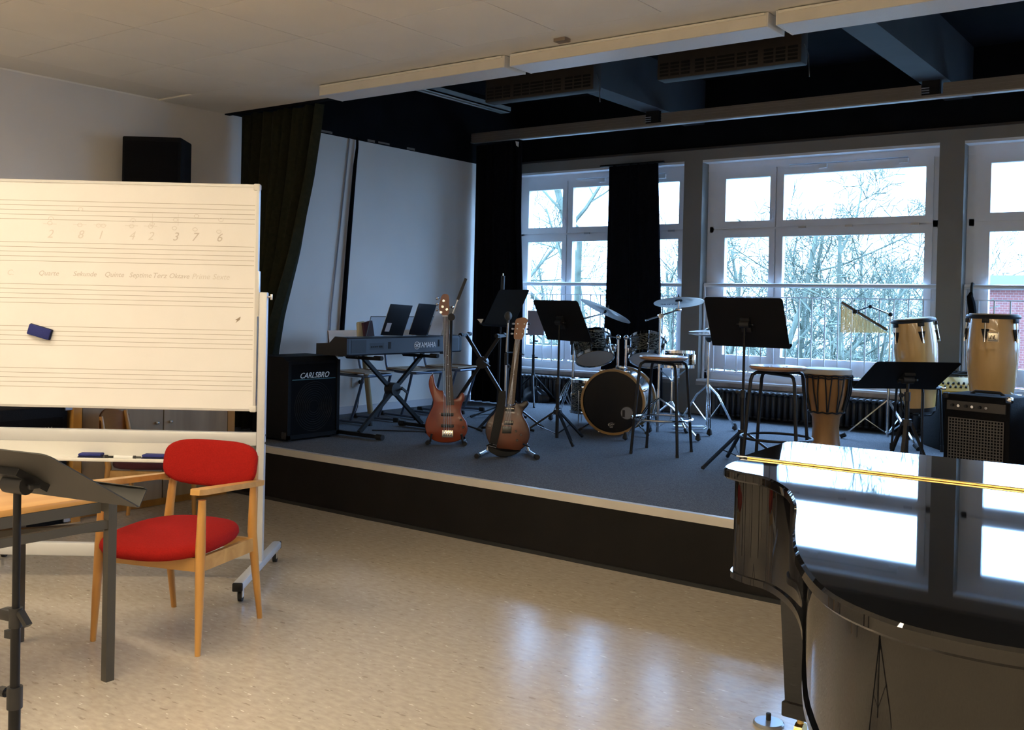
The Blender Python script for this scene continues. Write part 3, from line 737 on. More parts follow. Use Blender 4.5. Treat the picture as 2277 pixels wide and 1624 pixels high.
# ---- music stands (one builder)
M_desk = mat('desk_black', (0.007, 0.007, 0.008), 0.6, spec=.2)
M_deskg = mat('desk_grey', (0.032, 0.031, 0.028), 0.5)
def music_stand(label, base, ctr, yaw, tilt, W, H, rot=0.3, hub=.24, leg=.34, deskm=None, lip=.045, split=.52, split2=None, name='music_stand'):
    """base on the floor, ctr = desk centre; the desk's back looks towards -n"""
    t = thing(name, label, 'music stand', base, 0, 'black music stands')
    b = Vector(base); c = Vector(ctr) - b
    w = Vector((math.cos(yaw), math.sin(yaw), 0)); n = Vector((-math.sin(yaw), math.cos(yaw), 0))
    h = Vector((0, 0, 1)) * math.cos(tilt) + n * math.sin(tilt)
    back = w.cross(h)      # pointing to the viewer's side
    M = basis(w, h, back, c)
    r = .022
    def rr(w2, h2, r):
        pts = []
        for sx, sy, a0 in ((1, 1, 0), (-1, 1, 90), (-1, -1, 180), (1, -1, 270)):
            rad = r if sy > 0 else .006
            for k in range(5):
                a = math.radians(a0 + k * 22.5); pts.append((sx * (w2 - rad) + rad * math.cos(a), sy * (h2 - rad) + rad * math.sin(a)))
        return pts
    dm = deskm or M_desk
    obj('desk', G().prism(rr(W / 2, H / 2, r), -.0015, .0015, M), dm, t, 30)
    obj('ledge', G().b2((-W / 2, -H / 2, -lip), (W / 2, -H / 2 + .002, 0), M).b2((-W / 2, -H / 2, -lip), (W / 2, -H / 2 + .014, -lip + .002), M), dm, t, 0)
    # bracket under the desk centre
    br = c + back * .03
    obj('bracket', G().box((0, -.01, .012), (.07, .11, .02), M).cyl(br - w * .035, br + w * .035, .024, n=14), M_blackplastic, t)
    obj('wing_bolt', G().cyl(br - w * .06, br + w * .06, .004, n=6).rbox(tuple(br + w * .06), (.012, .03, .012), .003), M_blackplastic, t)
    top = br - Vector((0, 0, .0)); foot = Vector((0, 0, 0))
    ax = (top - Vector((0, 0, .05))).normalized()
    L = top.length
    mid = top * split
    obj('upper_pole', G().cyl(mid * .9, top, .0095, n=12), M_blacksteel, t)
    obj('lower_pole', G().cyl(top * .03, mid, .0145, n=14), M_blacksteel, t)
    if split2:
        m2 = top * split2
        obj('middle_pole', G().cyl(mid * .95, m2, .0120, n=14), M_blacksteel, t)
        obj('collar', G().cyl(m2 - ax * .03, m2 + ax * .02, .0165, n=14).rbox(tuple(m2 - w * .02), (.05, .03, .03), .006, None, yaw), M_blackplastic, t)
        obj('clamp_lever', G().bar(m2 + w * .015 + ax * .012, m2 + w * .045 - ax * .02, .018, .012).bar(m2 - w * .03 - ax * .05, m2 - w * .005 - ax * .05, .018, .02), M_blackplastic, t, 0)
    obj('collar', G().cyl(mid - ax * .035, mid + ax * .02, .019, n=14), M_blackplastic, t)
    obj('clamp_knob', G().cyl(mid, mid - w * .045, .006, n=8).cyl(mid - w * .03, mid - w * .05, .013, n=10), M_blackplastic, t)
    hb = ax * hub
    obj('hub', G().cyl(hb - ax * .02, hb + ax * .02, .03, n=12), M_blackplastic, t)
    lo = ax * .06
    for k in range(3):
        a = rot + k * 2 * PI / 3
        d = Vector((math.cos(a), math.sin(a), 0))
        ft = d * leg + Vector((0, 0, .014))
        lg = obj('leg', G().bar(hb + d * .025, ft, .021, .015), M_blacksteel, t, 0)
        obj('foot_cap', G().tube([ft - (ft - hb).normalized() * .045, ft, ft + Vector((0, 0, -.004))], [.012, .014, .010], 8), M_rubber, lg)
        md = hb.lerp(ft, .5)
        obj('strut', G().bar(lo, md, .012, .005), M_blacksteel, t, 0)
    return t
music_stand('music stand with its grey metal desk tipped almost flat beside the table', (-2.513, 1.29, 0), (-2.512, 1.299, 1.039), .221, -1.033, .5, .34, .9, .3, .36, M_deskg, .05, .47, .67)

# ---- grand piano
M_lacq = mat('piano_lacquer', (0.0045, 0.0045, 0.005), 0.025, spec=.6)
M_brass = mat('brass', (0.86, 0.60, 0.20), 0.25, 1.0)
def catmull(pts, n=6):
    out = []
    for i in range(len(pts) - 1):
        p0 = pts[max(i-1, 0)]; p1 = pts[i]; p2 = pts[i+1]; p3 = pts[min(i+2, len(pts)-1)]
        for k in range(n):
            t = k / n
            out.append(tuple(.5 * ((2*b) + (-a+c)*t + (2*a-5*b+4*c-d)*t*t + (-a+3*b-3*c+d)*t**3) for a, b, c, d in zip(p0, p1, p2, p3)))
    out.append(tuple(pts[-1])); return out
CURVE = catmull([(-1.365, 3.13), (-1.352, 3.0), (-1.325, 2.91), (-1.25, 2.862), (-1.163, 2.832), (-1.046, 2.70), (-.943, 2.50), (-.829, 2.192), (-.737, 1.978), (-.61, 1.771), (-.487, 1.674), (-.377, 1.645), (-.25, 1.655), (-.11, 1.72), (.02, 1.86), (.085, 2.02), (.10, 2.2)], 5)
PX, PY = -.64, 2.9
loc = lambda pts: [(x - PX, y - PY) for x, y in pts]
def inset(pts, d):
    out = []; n = len(pts)
    for i in range(n):
        a = Vector(pts[i-1]); b = Vector(pts[i]); c = Vector(pts[(i+1) % n])
        t = ((b - a).normalized() + (c - b).normalized())
        t = t.normalized() if t.length > 1e-6 else (b - a).normalized()
        out.append((b.x - t.y * d, b.y + t.x * d))
    return out
pi_ = thing('grand_piano', 'black lacquered grand piano with closed lid and brass hinge', 'piano', (PX, PY, 0))
main = CURVE + [(.10, 3.13)]
def lidmesh(poly, z0, z1, r=.006):
    p = loc(poly); g = G(); pi2 = inset(p, r)
    n = len(p); vs = [(x, y, z0) for x, y in pi2] + [(x, y, z0 + r) for x, y in p] + [(x, y, z1 - r) for x, y in p] + [(x, y, z1) for x, y in pi2]
    fs = [(k*n + i, k*n + (i+1) % n, (k+1)*n + (i+1) % n, (k+1)*n + i) for k in range(3) for i in range(n)] + [tuple(range(n))[::-1], tuple(range(3*n, 4*n))]
    return g.add(vs, fs)
ORI = 1
obj('lid', lidmesh(main, .968, 1.0), M_lacq, pi_, 30)
obj('front_flap', lidmesh([(.10, 3.145), (.10, 3.665), (-1.385, 3.665), (-1.402, 3.64), (-1.375, 3.145)][::-1][::1], .968, 1.0), M_lacq, pi_, 30)
obj('hinge', G().b2((-1.345 - PX, 3.131 - PY, .999), (.095 - PX, 3.145 - PY, 1.0015)).cyl((-1.345 - PX, 3.138 - PY, 1.002), (.095 - PX, 3.138 - PY, 1.002), .0055, n=10), M_brass, pi_)
obj('hinge_pin', G().cyl((-1.385 - PX, 3.138 - PY, 1.004), (-1.345 - PX, 3.138 - PY, 1.004), .0035, n=8), M_steel, pi_)
rim = inset(CURVE + [(.10, 3.66), (-1.375, 3.66)], .035)
obj('rim', G().prism(loc(rim), .655, .967), M_lacq, pi_, 30)
obj('rim_bead', G().prism(loc(inset(CURVE + [(.10, 3.66), (-1.375, 3.66)], .028)), .655, .675), M_lacq, pi_, 30)
obj('key_bed', G().b2((-1.36 - PX, 3.60 - PY, .60), (.085 - PX, 3.92 - PY, .70)), M_lacq, pi_, 0)
obj('keys', G().b2((-1.27 - PX, 3.70 - PY, .70), (.0 - PX, 3.86 - PY, .725)), mat('ivory', (.8, .78, .7), .3), pi_, 0)
obj('fallboard', G().b2((-1.27 - PX, 3.635 - PY, .72), (.0 - PX, 3.69 - PY, .90)), M_lacq, pi_, 0)
for x in (-1.34, .05): obj('cheek', G().prism([(3.63 - PY, .6), (3.92 - PY, .6), (3.92 - PY, .76), (3.80 - PY, .80), (3.70 - PY, .95), (3.63 - PY, .965)], -.035, .035, T(x - PX, 0, 0) @ basis((0, 1, 0), (0, 0, 1), (1, 0, 0))), M_lacq, pi_, 30)
for lx, ly in ((-1.24, 3.40), (-.02, 3.40), (-.27, 2.02)):
    lg = G(); X, Y = lx - PX, ly - PY
    vs = []; 
    for z, w in ((.655, .066), (.62, .066), (.14, .042), (.135, .05), (.09, .05), (.085, .046)):
        vs += [(X - w, Y - w, z), (X + w, Y - w, z), (X + w, Y + w, z), (X - w, Y + w, z)]
    fs = [(k*4 + i, k*4 + (i+1) % 4, (k+1)*4 + (i+1) % 4, (k+1)*4 + i) for k in range(5) for i in range(4)] + [(3, 2, 1, 0), (20, 21, 22, 23)]
    lo_ = obj('leg', lg.add(vs, fs), M_lacq, pi_, 0)
    obj('caster', G().cyl((X - .014, Y, .03), (X + .014, Y, .03), .03, n=16).cyl((X, Y, .04), (X, Y, .09), .012, n=10), M_brass, lo_)
ly = obj('pedal_lyre', G().b2((-.72 - PX, 3.36 - PY, .12), (-.68 - PX, 3.42 - PY, .655)).b2((-.60 - PX, 3.36 - PY, .12), (-.56 - PX, 3.42 - PY, .655)).b2((-.80 - PX, 3.33 - PY, .06), (-.48 - PX, 3.45 - PY, .13)), M_lacq, pi_, 0)
for k in range(3): obj('pedal', G().rbox((-.72 - PX + k * .08, 3.49 - PY, .075), (.03, .14, .012), .004), M_brass, ly)
dp = thing('floor_plate', 'round steel floor plate with short black peg beside the piano leg', 'plate', (-1.375, 3.45, 0))
obj('disc', G().lathe([(.055, 0), (.055, .008), (.05, .012), (0, .012)], 28), mat('plate_steel', (.4, .42, .45), .3, .7), dp)
obj('peg', G().cyl((-.005, .01, .012), (-.005, .01, .036), .009, n=10), M_rubber, dp)
# ================================================================== STAGE
R_ = Vector((.8020, .5973, 0)); F_ = Vector((-.5973, .8020, 0)); U_ = Vector((0, 0, 1))   # across the room / into the room
def rsteel(g): return g
# ---- speaker cabinet with logo
M_navy = mat('grille_navy', (0.003, 0.0035, 0.0045), .9, spec=.1, bump=.4, bscale=200)
M_logo = mat('logo_silver', (.66, .66, .62), .35, .3)
M_teal = mat('teal_line', (.03, .12, .13), .5)
cs = thing('bass_amplifier', 'big black amplifier cabinet with silver script logo at the stage edge', 'amplifier', (-5.96, 5.395, S))
prof = [(-.40, .02), (0, .02), (0, .62), (-.05, .655), (-.40, .655)]
obj('cabinet', G().prism(prof, -.27, .27, basis((1, 0, 0), (0, 0, 1), (0, -1, 0))), M_tolex, cs, 0)
obj('baffle', G().b2((0, -.235, .05), (.008, .235, .60)), M_navy, cs, 0)
obj('frame_edge', G().b2((0, -.27, .02), (.016, -.24, .625)).b2((0, .24, .02), (.016, .27, .625)).b2((0, -.27, .02), (.016, .27, .05)), M_tolex, cs, 0)
FXp = basis((0, 1, 0), (0, 0, 1), (1, 0, 0))      # text lying on a plane that looks to +x
text('logo', 'CARLSBRO', .062, M_logo, cs, T(.0095, -.0, .507) @ FXp, .001, shear=.35)
obj('logo_line', G().b2((.008, -.225, .475), (.010, .225, .481)), M_teal, cs, 0)
cg = G()
for k in range(9):
    r = .05 + k * .018
    cg.tube([(.0085, r * math.cos(2 * PI * i / 32), .262 + r * math.sin(2 * PI * i / 32)) for i in range(32)], .0016, 4, True)
obj('speaker_rings', cg, mat('ring_dark', (.016, .017, .02), .6, .3), cs)
for sy in (-.2, .2):
    for xx in (-.35, -.05): obj('foot', G().cyl((xx, sy, 0), (xx, sy, .02), .02, n=10), M_rubber, cs)
for sy in (-.272, .272): obj('corner_guard', G().rbox((-.02, sy, .05), (.05, .012, .05), .004), M_blackplastic, cs)
obj('cable', G().tube([(-.1, .275, .12), (-.1, .29, .1), (-.1, .295, .03), (-.12, .30, .006), (-.2, .31, .006)], .005, 6), M_rubber, cs)

# ---- keyboard on its X stand
M_kb = mat('keyboard_slate', (0.022, 0.027, 0.038), .42)
M_kbd = mat('keyboard_black', (0.010, 0.010, 0.011), .5)
kb = thing('stage_keyboard', 'dark electronic keyboard lying on a black X stand, white maker name on its back', 'keyboard', (-5.875, 6.20, 1.055))
pr = [(-.17, .0), (.165, 0), (.175, .012), (.175, .135), (.165, .145), (.04, .148), (-.02, .085), (-.17, .075)]
obj('body', G().prism(pr, -.68, .68, basis((1, 0, 0), (0, 0, 1), (0, -1, 0))), M_kb, kb, 25)
for sy in (-1, 1): obj('end_block', G().prism([(-.172, .0), (.166, 0), (.177, .014), (.177, .137), (.166, .148), (.04, .151), (-.02, .10), (-.172, .09)], -.012, .012, T(0, sy * .692, 0) @ basis((1, 0, 0), (0, 0, 1), (0, -1, 0))), M_kbd, kb, 25)
obj('speaker_grille', G().b2((.1745, -.655, .02), (.177, -.49, .125)), M_kbd, kb, 0)
obj('speaker_grille', G().b2((.1745, .49, .02), (.177, .655, .125)), M_kbd, kb, 0)
kg = G()
for i in range(6): kg.cyl((.174, -.43 + i * .022 + (i > 3) * .01, .068), (.178, -.43 + i * .022 + (i > 3) * .01, .068), .006 if i < 4 else .009, n=8)
obj('sockets', kg, M_rubber, kb)
obj('socket_panel', G().b2((.1742, -.45, .045), (.1752, -.285, .10)), mat('panel_dk', (.014, .017, .024), .5), kb, 0)
obj('power_socket', G().b2((.1745, -.235, .05), (.178, -.205, .105)), M_rubber, kb, 0)
obj('power_jack', G().b2((.1745, .385, .055), (.179, .405, .115)), M_rubber, kb, 0)
M_kblogo = mat('keyboard_logo', (.90, .90, .90), .45)
text('maker_name', 'YAMAHA', .066, M_kblogo, kb, T(.1755, .245, .070) @ FXp @ Matrix.Diagonal((.82, 1, 1, 1)), .0008)
lg = G().tube([(.1758, .112 + .031 * math.cos(2 * PI * i / 28), .069 + .031 * math.sin(2 * PI * i / 28)) for i in range(28)], .0022, 5, True)
for a in range(3):
    t = PI / 6 + a * PI / 3 + PI / 3
    lg.bar((.1758, .112 - .024 * math.cos(t), .069 - .024 * math.sin(t)), (.1758, .112 + .024 * math.cos(t), .069 + .024 * math.sin(t)), .003, .004)
obj('tuning_fork_mark', lg, M_kblogo, kb)
for sy in (-.55, .5): obj('foot', G().cyl((.12, sy, -.014), (.12, sy, 0), .018, n=10), M_rubber, kb)
wk = G()
for i in range(44): wk.b2((-.165, -.66 + i * .030, .076), (-.02, -.6315 + i * .030, .090))
obj('white_keys', wk, mat('key_white', (.75, .74, .72), .35), kb, 0)
M_acr = mat('acrylic', (.62, .7, .8), .05, trans=.95, ior=1.3)
rest = thing('music_rest', 'clear acrylic music rest standing on the keyboard', 'music rest', (-5.80, 6.24, 1.2045))
RT = Matrix.Rotation(.30, 4, 'Y')
obj('sheet', G().b2((-.002, -.43, .001), (.002, .43, .17), RT), M_acr, rest, 0)
obj('rim', G().b2((-.003, -.432, .168), (.003, .432, .173), RT).b2((-.003, -.434, .003), (.003, -.430, .172), RT), mat('acrylic_edge', (.10, .13, .16), .2), rest, 0)
# binders and books leaning on it
def binder(label, y, w, h, lean, skew, m, spine=None, tagm=None, x=-5.79):
    t = thing('ring_binder', label, 'binder', (x, y, 1.190), 0, 'binders on the keyboard')
    SH = Matrix.Rotation(lean, 4, 'Y') @ Matrix.Rotation(-skew, 4, 'X') @ Matrix.Identity(4)
    obj('cover', G().rbox((.012, 0, h / 2 + .026), (.004, w, h), .0015, SH), m, t)
    obj('pages', G().b2((.0, -w / 2 + .008, .03), (.0098, w / 2 - .006, h + .018), SH), mat('pages', (.62, .60, .52), .8), t, 0)
    if tagm: obj('label_sticker', G().b2((.0135, -w / 2 + .03, .06), (.0145, -w / 2 + .085, .135), SH), tagm, t, 0)
    return t
M_binder = mat('binder_black', (.008, .009, .012), .45)
M_sticker = mat('sticker', (.55, .55, .58), .6)
binder('black ring binder with a pale label on the keyboard', 6.075, .27, .275, .36, .04, M_binder, tagm=M_sticker)
binder('plain black ring binder beside the labelled one on the keyboard', 6.40, .23, .285, .36, .04, mat('binder_navy', (.012, .014, .022), .4), x=-5.795)
sh = thing('sheet_music', 'white loose sheets standing on the keyboard behind the bass guitar neck', 'sheet music', (-5.80, 6.635, 1.190))
SH = Matrix.Rotation(.36, 4, 'Y') @ Matrix.Rotation(-.04, 4, 'X')
obj('page', G().b2((.016, -.10, .024), (.018, .07, .27), SH), mat('page_white', (.80, .81, .82), .8), sh, 0)
obj('page', G().b2((.008, -.03, .024), (.012, .17, .30), SH), mat('page_cream', (.58, .55, .44), .8), sh, 0)
bk = thing('cardboard_box', 'small brown cardboard box on the keyboard beside the sheet music', 'box', (-6.0, 6.74, 1.131))
obj('carton', G().rbox((0, 0, .085), (.07, .16, .14), .003, T(0, 0, .0)), mat('carton_brown', (.20, .11, .05), .8), bk)
obj('side_label', G().b2((.0355, -.08, .02), (.037, .02, .09)), mat('carton_teal', (.03, .05, .07), .7), bk, 0)
bk2 = thing('maroon_book', 'maroon book leaning at the end of the music rest', 'book', (-5.985, 6.035, 1.157), -.05)
obj('cover', G().b2((-.012, -.05, .0), (.012, .05, .165), Matrix.Rotation(.22, 4, 'X')), mat('maroon', (.075, .022, .035), .7), bk2, 0)
bk3 = thing('paper_bag', 'cream paper wad standing beside the maroon book', 'paper', (-6.02, 5.975, 1.149))
obj('wad', G().rbox((0, 0, .085), (.03, .09, .17), .012, Matrix.Rotation(.08, 4, 'X')), mat('cream_paper', (.55, .5, .34), .8), bk3)

def xstand(label, c, d, zt, ht, hb, fl, n2=.02):
    """c floor centre, d unit along the stand, zt top height, ht/hb half spread at top/bottom, fl half length of foot bars"""
    t = thing('keyboard_stand', label, 'stand', (c[0], c[1], S), 0, 'black X stands')
    d = Vector((d[0], d[1], 0)).normalized(); p = Vector((-d.y, d.x, 0))
    for s in (-1, 1):
        off = p * (.02 * s)
        a = d * (s * hb) + Vector((0, 0, .04)) + off; b = d * (-s * ht) + Vector((0, 0, zt - .02)) + off
        obj('leg', G().bar(a, b, .03, .03), M_blacksteel, t, 0)
        fb = obj('foot_bar', G().bar(d * (s * hb) - p * fl + Vector((0, 0, .026)), d * (s * hb) + p * fl + Vector((0, 0, .026)), .035, .03), M_blacksteel, t, 0)
        for q in (-1, 1):
            e = d * (s * hb) + p * (q * fl) + Vector((0, 0, .024)); obj('rubber_cap', G().cyl(e - p * (q * .05), e + p * (q * .012), .024, n=10), M_rubber, fb)
        tb_ = obj('support_bar', G().bar(d * (s * ht) - p * .19 + Vector((0, 0, zt - .028)), d * (s * ht) + p * .19 + Vector((0, 0, zt - .028)), .03, .025), M_blacksteel, t, 0)
        for q in (-1, 1):
            e = d * (s * ht) + p * (q * .19) + Vector((0, 0, zt - .022)); obj('pad', G().cyl(e - p * (q * .07), e + p * (q * .01), .019, n=10), M_rubber, tb_)
    k = hb / (hb + ht); jc = Vector((0, 0, .04 + (zt - .06) * k))
    obj('joint_disc', G().cyl(jc - p * .045, jc + p * .045, .055, n=18), M_blackplastic, t)
    obj('lock_knob', G().cyl(jc + p * -.045 + d * .05, jc - p * .085 + d * .05, .008, n=8).bar(jc - p * .085 + d * .02 + Vector((0, 0, .015)), jc - p * .085 + d * .09 - Vector((0, 0, .03)), .014, .018), M_blackplastic, t)
    return t
xstand('black X stand under the keyboard', (-5.80, 6.13), (0, 1), .667, .34, .40, .27)
xstand('empty black X stand beside the corner curtain', (-5.80, 7.34), (.90, .43), .83, .17, .33, .2)

# ---- school chairs behind the keyboard
M_bluesteel = mat('blue_grey_steel', (0.075, 0.10, 0.15), .4, .4)
M_chairwood = wood('chair_ply', '#7d6a55', '#9a8468', .4, 'X', 10)
M_chairback = wood('chair_back_ply', '#a8702c', '#c48a40', .45, 'Y', 8)
def school_chair(label, x, y, rz):
    """faces +x locally"""
    t = thing('school_chair', label, 'chair', (x, y, S), rz, 'school chairs behind the keyboard')
    def seatf(u, v, o): return (-.2 + .4 * u, -.2 + .4 * v, .452 + o - .016 * math.sin(PI * min(1, u * 1.1)) + .02 * max(0, .15 - u))
    g = G().grid(lambda u, v: seatf(u, v, 0), 10, 8); g.grid(lambda u, v: seatf(u, v, .012), 10, 8)
    for a, b in (((0, 0), (1, 0)), ((1, 0), (1, 1)), ((1, 1), (0, 1)), ((0, 1), (0, 0))):
        g.add([seatf(*a, 0), seatf(*b, 0), seatf(*b, .012), seatf(*a, .012)], [(0, 1, 2, 3)])
    obj('seat', g, M_chairwood, t, 40)
    obj('seat_frame', G().tube([(-.19, -.185, .435), (.17, -.185, .43), (.195, -.16, .43), (.195, .16, .43), (.17, .185, .43), (-.19, .185, .435)], .0115, 8), M_bluesteel, t)
    def backf(u, v, o):
        a = (u - .5) * 1.2
        return (-.245 - .03 * v + o - .06 * (1 - math.cos(a)) * -1, .2 * math.sin(a) / math.sin(.6), .655 + .17 * v)
    g = G().grid(lambda u, v: backf(u, v, 0), 12, 4); g.grid(lambda u, v: backf(u, v, .01), 12, 4)
    obj('backrest', g, M_chairback, t, 60)
    for s in (-1, 1):
        ys = s * .185
        obj('side_leg', G().tube([(.17, ys, .43), (.13, ys, .3), (.06, ys, .1), (.03, ys, .03)], .0125, 8), M_bluesteel, t)
        rn = obj('floor_runner', G().tube([(.24, ys, .02), (.2, ys, .02), (-.2, ys, .02), (-.25, ys, .02)], .0125, 8), M_bluesteel, t)
        for e in (.25, -.26): obj('runner_cap', G().rbox((e, ys, .02), (.06, .034, .04), .006), M_rubber, rn)
        obj('back_upright', G().tube([(-.19, ys, .435), (-.215, ys, .5), (-.25, ys * .98, .66), (-.272, ys * .96, .82)], .0105, 8), M_bluesteel, t)
    return t
school_chair('school chair with a glossy wooden back behind the low end of the keyboard', -6.52, 6.50, .05)
school_chair('school chair with blue grey frame in the middle behind the X stand', -6.50, 7.18, -.12)
school_chair('school chair with blue grey frame closest to the corner curtain', -6.55, 7.80, .1)
# wall socket with plug
ws = thing('wall_socket', 'white wall socket with black plug low on the stage wall', 'socket', (XL, 6.98, S + .26))
obj('plate', G().b2((0, -.08, 0), (.012, .08, .085)), mat('socket_white', (.66, .66, .64), .5), ws, 0)
obj('plug', G().cyl((.012, .02, .042), (.05, .02, .042), .02, n=12), M_rubber, ws)
obj('flex', G().tube([(.05, .02, .04), (.065, 0, 0), (.06, -.03, -.1), (.06, -.05, -.2), (.08, -.1, -.25)], .004, 6), M_rubber, ws)
tube = thing('cardboard_tube', 'tall thin yellowish cardboard tube leaning at the stage wall', 'tube', (-6.93, 7.02, S))
obj('tube_body', G().cyl((0, 0, 0), (-.12, -.02, .80), .028, n=14), mat('tube_yellow', (.32, .24, .12), .7), tube)

# ---- guitars: outlines traced in their own plane (right, up)
def plane_pts(pts, ox, oy, k, sc):
    return [((x - ox) * k / sc - .0218 * (oy - y) * k / sc, (oy - y) * k / sc) for x, y in pts]
def smooth_closed(p, n=4):
    m = len(p); out = []
    for i in range(m):
        a, b, c, d = p[i-1], p[i], p[(i+1) % m], p[(i+2) % m]
        for k in range(n):
            t = k / n
            out.append(tuple(.5 * ((2*q) + (-o+r)*t + (2*o-5*q+4*r-s)*t*t + (-o+3*q-3*r+s)*t**3) for o, q, r, s in zip(a, b, c, d)))
    return out
def bevel_prism(pts, z0, z1, r, M):
    """prism with rounded rims"""
    def ins(p, d):
        area = sum(p[i-1][0] * p[i][1] - p[i][0] * p[i-1][1] for i in range(len(p)))
        return inset(p, d if area > 0 else -d)
    a = ins(pts, r); n = len(pts); g = G()
    vs = [(x, y, z0) for x, y in a] + [(x, y, z0 + r) for x, y in pts] + [(x, y, z1 - r) for x, y in pts] + [(x, y, z1 - r * .3) for x, y in ins(pts, r * .4)] + [(x, y, z1) for x, y in a]
    fs = [(k*n + i, k*n + (i+1) % n, (k+1)*n + (i+1) % n, (k+1)*n + i) for k in range(4) for i in range(n)] + [tuple(range(n))[::-1], tuple(range(4*n, 5*n))]
    return g.add(vs, fs, M)
# local frame of a guitar: x right, y up along the room's vertical, z towards the viewer; leaned back
def gframe(lean): return basis(tuple(R_), tuple(U_), tuple(-F_)) @ Matrix.Rotation(-lean, 4, 'X')
M_bassbody = wood('mahogany_gloss', '#7a2f15', '#93401f', .3, 'X', 6, coat=.2)
M_neck = wood('rosewood_board', '#2a1c14', '#3b281c', .4, 'Z', 20)
M_string = mat('string_steel', (.7, .68, .62), .3, 1.0)
M_gold = mat('bridge_chrome', (.82, .74, .58), .25, 1.0)
M_pick = mat('pickup_black', (.012, .012, .012), .4)
k1 = .00351
bs = thing('bass_guitar', 'brown four string bass guitar leaning on a low stand', 'bass guitar', (-5.045, 5.941, S + .012))
GM = gframe(.11)
Z7 = lambda pts: plane_pts([(x, y) for x, y in pts], (990 - 740) * 7.116, (988 - 780) * 7.116, k1, 7.116)
body = [(1572, 405), (1530, 460), (1512, 560), (1540, 690), (1578, 800), (1585, 890), (1540, 1000), (1482, 1110), (1460, 1220), (1482, 1335), (1550, 1420), (1660, 1470), (1790, 1483), (1930, 1465), (2050, 1410), (2112, 1330), (2132, 1240), (2108, 1140), (2050, 1060), (2026, 970), (2040, 870), (2078, 790), (2082, 720), (2052, 688), (2018, 705), (1985, 762), (1930, 788), (1865, 785), (1800, 790), (1740, 670), (1690, 662), (1640, 618), (1608, 535), (1592, 440)]
obj('body', bevel_prism(smooth_closed(Z7(body), 3), 0, .042, .009, GM), M_bassbody, bs, 40)
Q = lambda x, y, z: GM @ Vector((*plane_pts([(x, y)], 990, 988, k1, 1)[0], z))
def strip(pa, wa, pb, wb, z0, z1):
    """tapered flat strip between two pixel points"""
    (xa, ya), (xb, yb) = plane_pts([pa], 990, 988, kk, 1)[0] if False else (0, 0), (0, 0)
def tstrip(a, wa, b, wb, z0, z1, M):
    a = Vector(a); b = Vector(b); d = (b - a).normalized(); p = Vector((-d.y, d.x))
    pts = [a - p * wa, a + p * wa, b + p * wb, b - p * wb]
    return G().prism([tuple(q) for q in pts], z0, z1, M)
P1 = lambda x, y: plane_pts([(x, y)], 990, 988, k1, 1)[0]
na, nb = P1(988.5, 708), P1(1001, 905)
obj('neck', tstrip(na, .021, nb, .028, .030, .046, GM), wood('neck_maple', '#5b3a20', '#6d4828', .35, 'Z', 12), bs, 0)
fb_ = obj('fretboard', tstrip(na, .0205, nb, .030, .046, .052, GM), M_neck, bs, 0)
frt = G(); dots = G(); A_, B_ = Vector(na), Vector(nb); dd = (B_ - A_); pp = Vector((-dd.normalized().y, dd.normalized().x))
for i in range(1, 22):
    s = (1 - 2 ** (-i / 12)) / (1 - 2 ** (-22 / 12)); c = A_ + dd * s; w = .0205 + .0095 * s
    frt.add([tuple(c - pp * w), tuple(c + pp * w)] and [GM @ Vector((*(c - pp * w), .0518)), GM @ Vector((*(c + pp * w), .0518)), GM @ Vector((*(c + pp * w), .0532)), GM @ Vector((*(c - pp * w), .0532))], [(0, 1, 2, 3)])
    if i in (3, 5, 7, 9, 12, 15, 17, 19, 21):
        m = A_ + dd * (s - .02)
        for o in ((-.012, .012) if i == 12 else (0,)): dots.cyl(GM @ Vector((*(m + pp * o), .0515)), GM @ Vector((*(m + pp * o), .0528)), .0032, n=8)
obj('frets', frt, M_string, fb_, 0); obj('inlays', dots, mat('pearl', (.7, .68, .6), .3), fb_)
obj('nut', tstrip(P1(988.5, 705.5), .0215, P1(988.5, 708), .0215, .044, .055, GM), mat('bone', (.75, .72, .65), .5), bs, 0)
head = [(978, 700), (974, 688), (976, 676), (979, 664), (984, 657.5), (990, 657), (995.5, 660), (997, 668), (997, 678), (998, 690), (996, 700), (993, 706), (984, 706)]
obj('headstock', G().prism(smooth_closed([P1(*q) for q in head], 3), .026, .044, GM), wood('headstock_red', '#6b2c16', '#7d3a20', .3, 'X', 6, coat=.3), bs, 30)
for tx, ty, sd in ((984.7, 672.5, -1), (982.3, 686, -1), (992, 692, 1), (979, 698.5, -1)):
    pg_ = obj('tuning_post', G().cyl(Q(tx, ty, .044), Q(tx, ty, .058), .006, n=10).cyl(Q(tx, ty, .044), Q(tx, ty, .047), .010, n=12), M_chrome, bs)
for ty in (667, 680, 693):
    obj('tuning_key', G().cyl(Q(977, ty, .035), Q(971, ty, .03), .003, n=6).rbox(tuple(Q(969.5, ty, .028)), (.022, .016, .022), .006), M_chrome, bs)
obj('tuning_key', G().cyl(Q(998, 686, .035), Q(1003, 686, .03), .003, n=6).rbox(tuple(Q(1004.5, 686, .028)), (.022, .016, .022), .006), M_chrome, bs)
for px_ in (948.5, 972):
    pass
for (py_,) in ((926,), (951,)):
    for ox in (0,):
        c = P1(994.5 if py_ < 940 else 995, py_)
        obj('pickup', G().rbox((c[0], c[1], .046), (.098, .024, .012), .004, GM), M_pick, bs)
c = P1(995.5, 968.5)
br_ = obj('bridge', G().rbox((c[0], c[1], .044), (.088, .056, .008), .003, GM), M_gold, bs)
for i in range(4): obj('saddle', G().rbox((c[0] - .027 + i * .018, c[1] + .002, .051), (.013, .034, .010), .002, GM), M_chrome, br_)
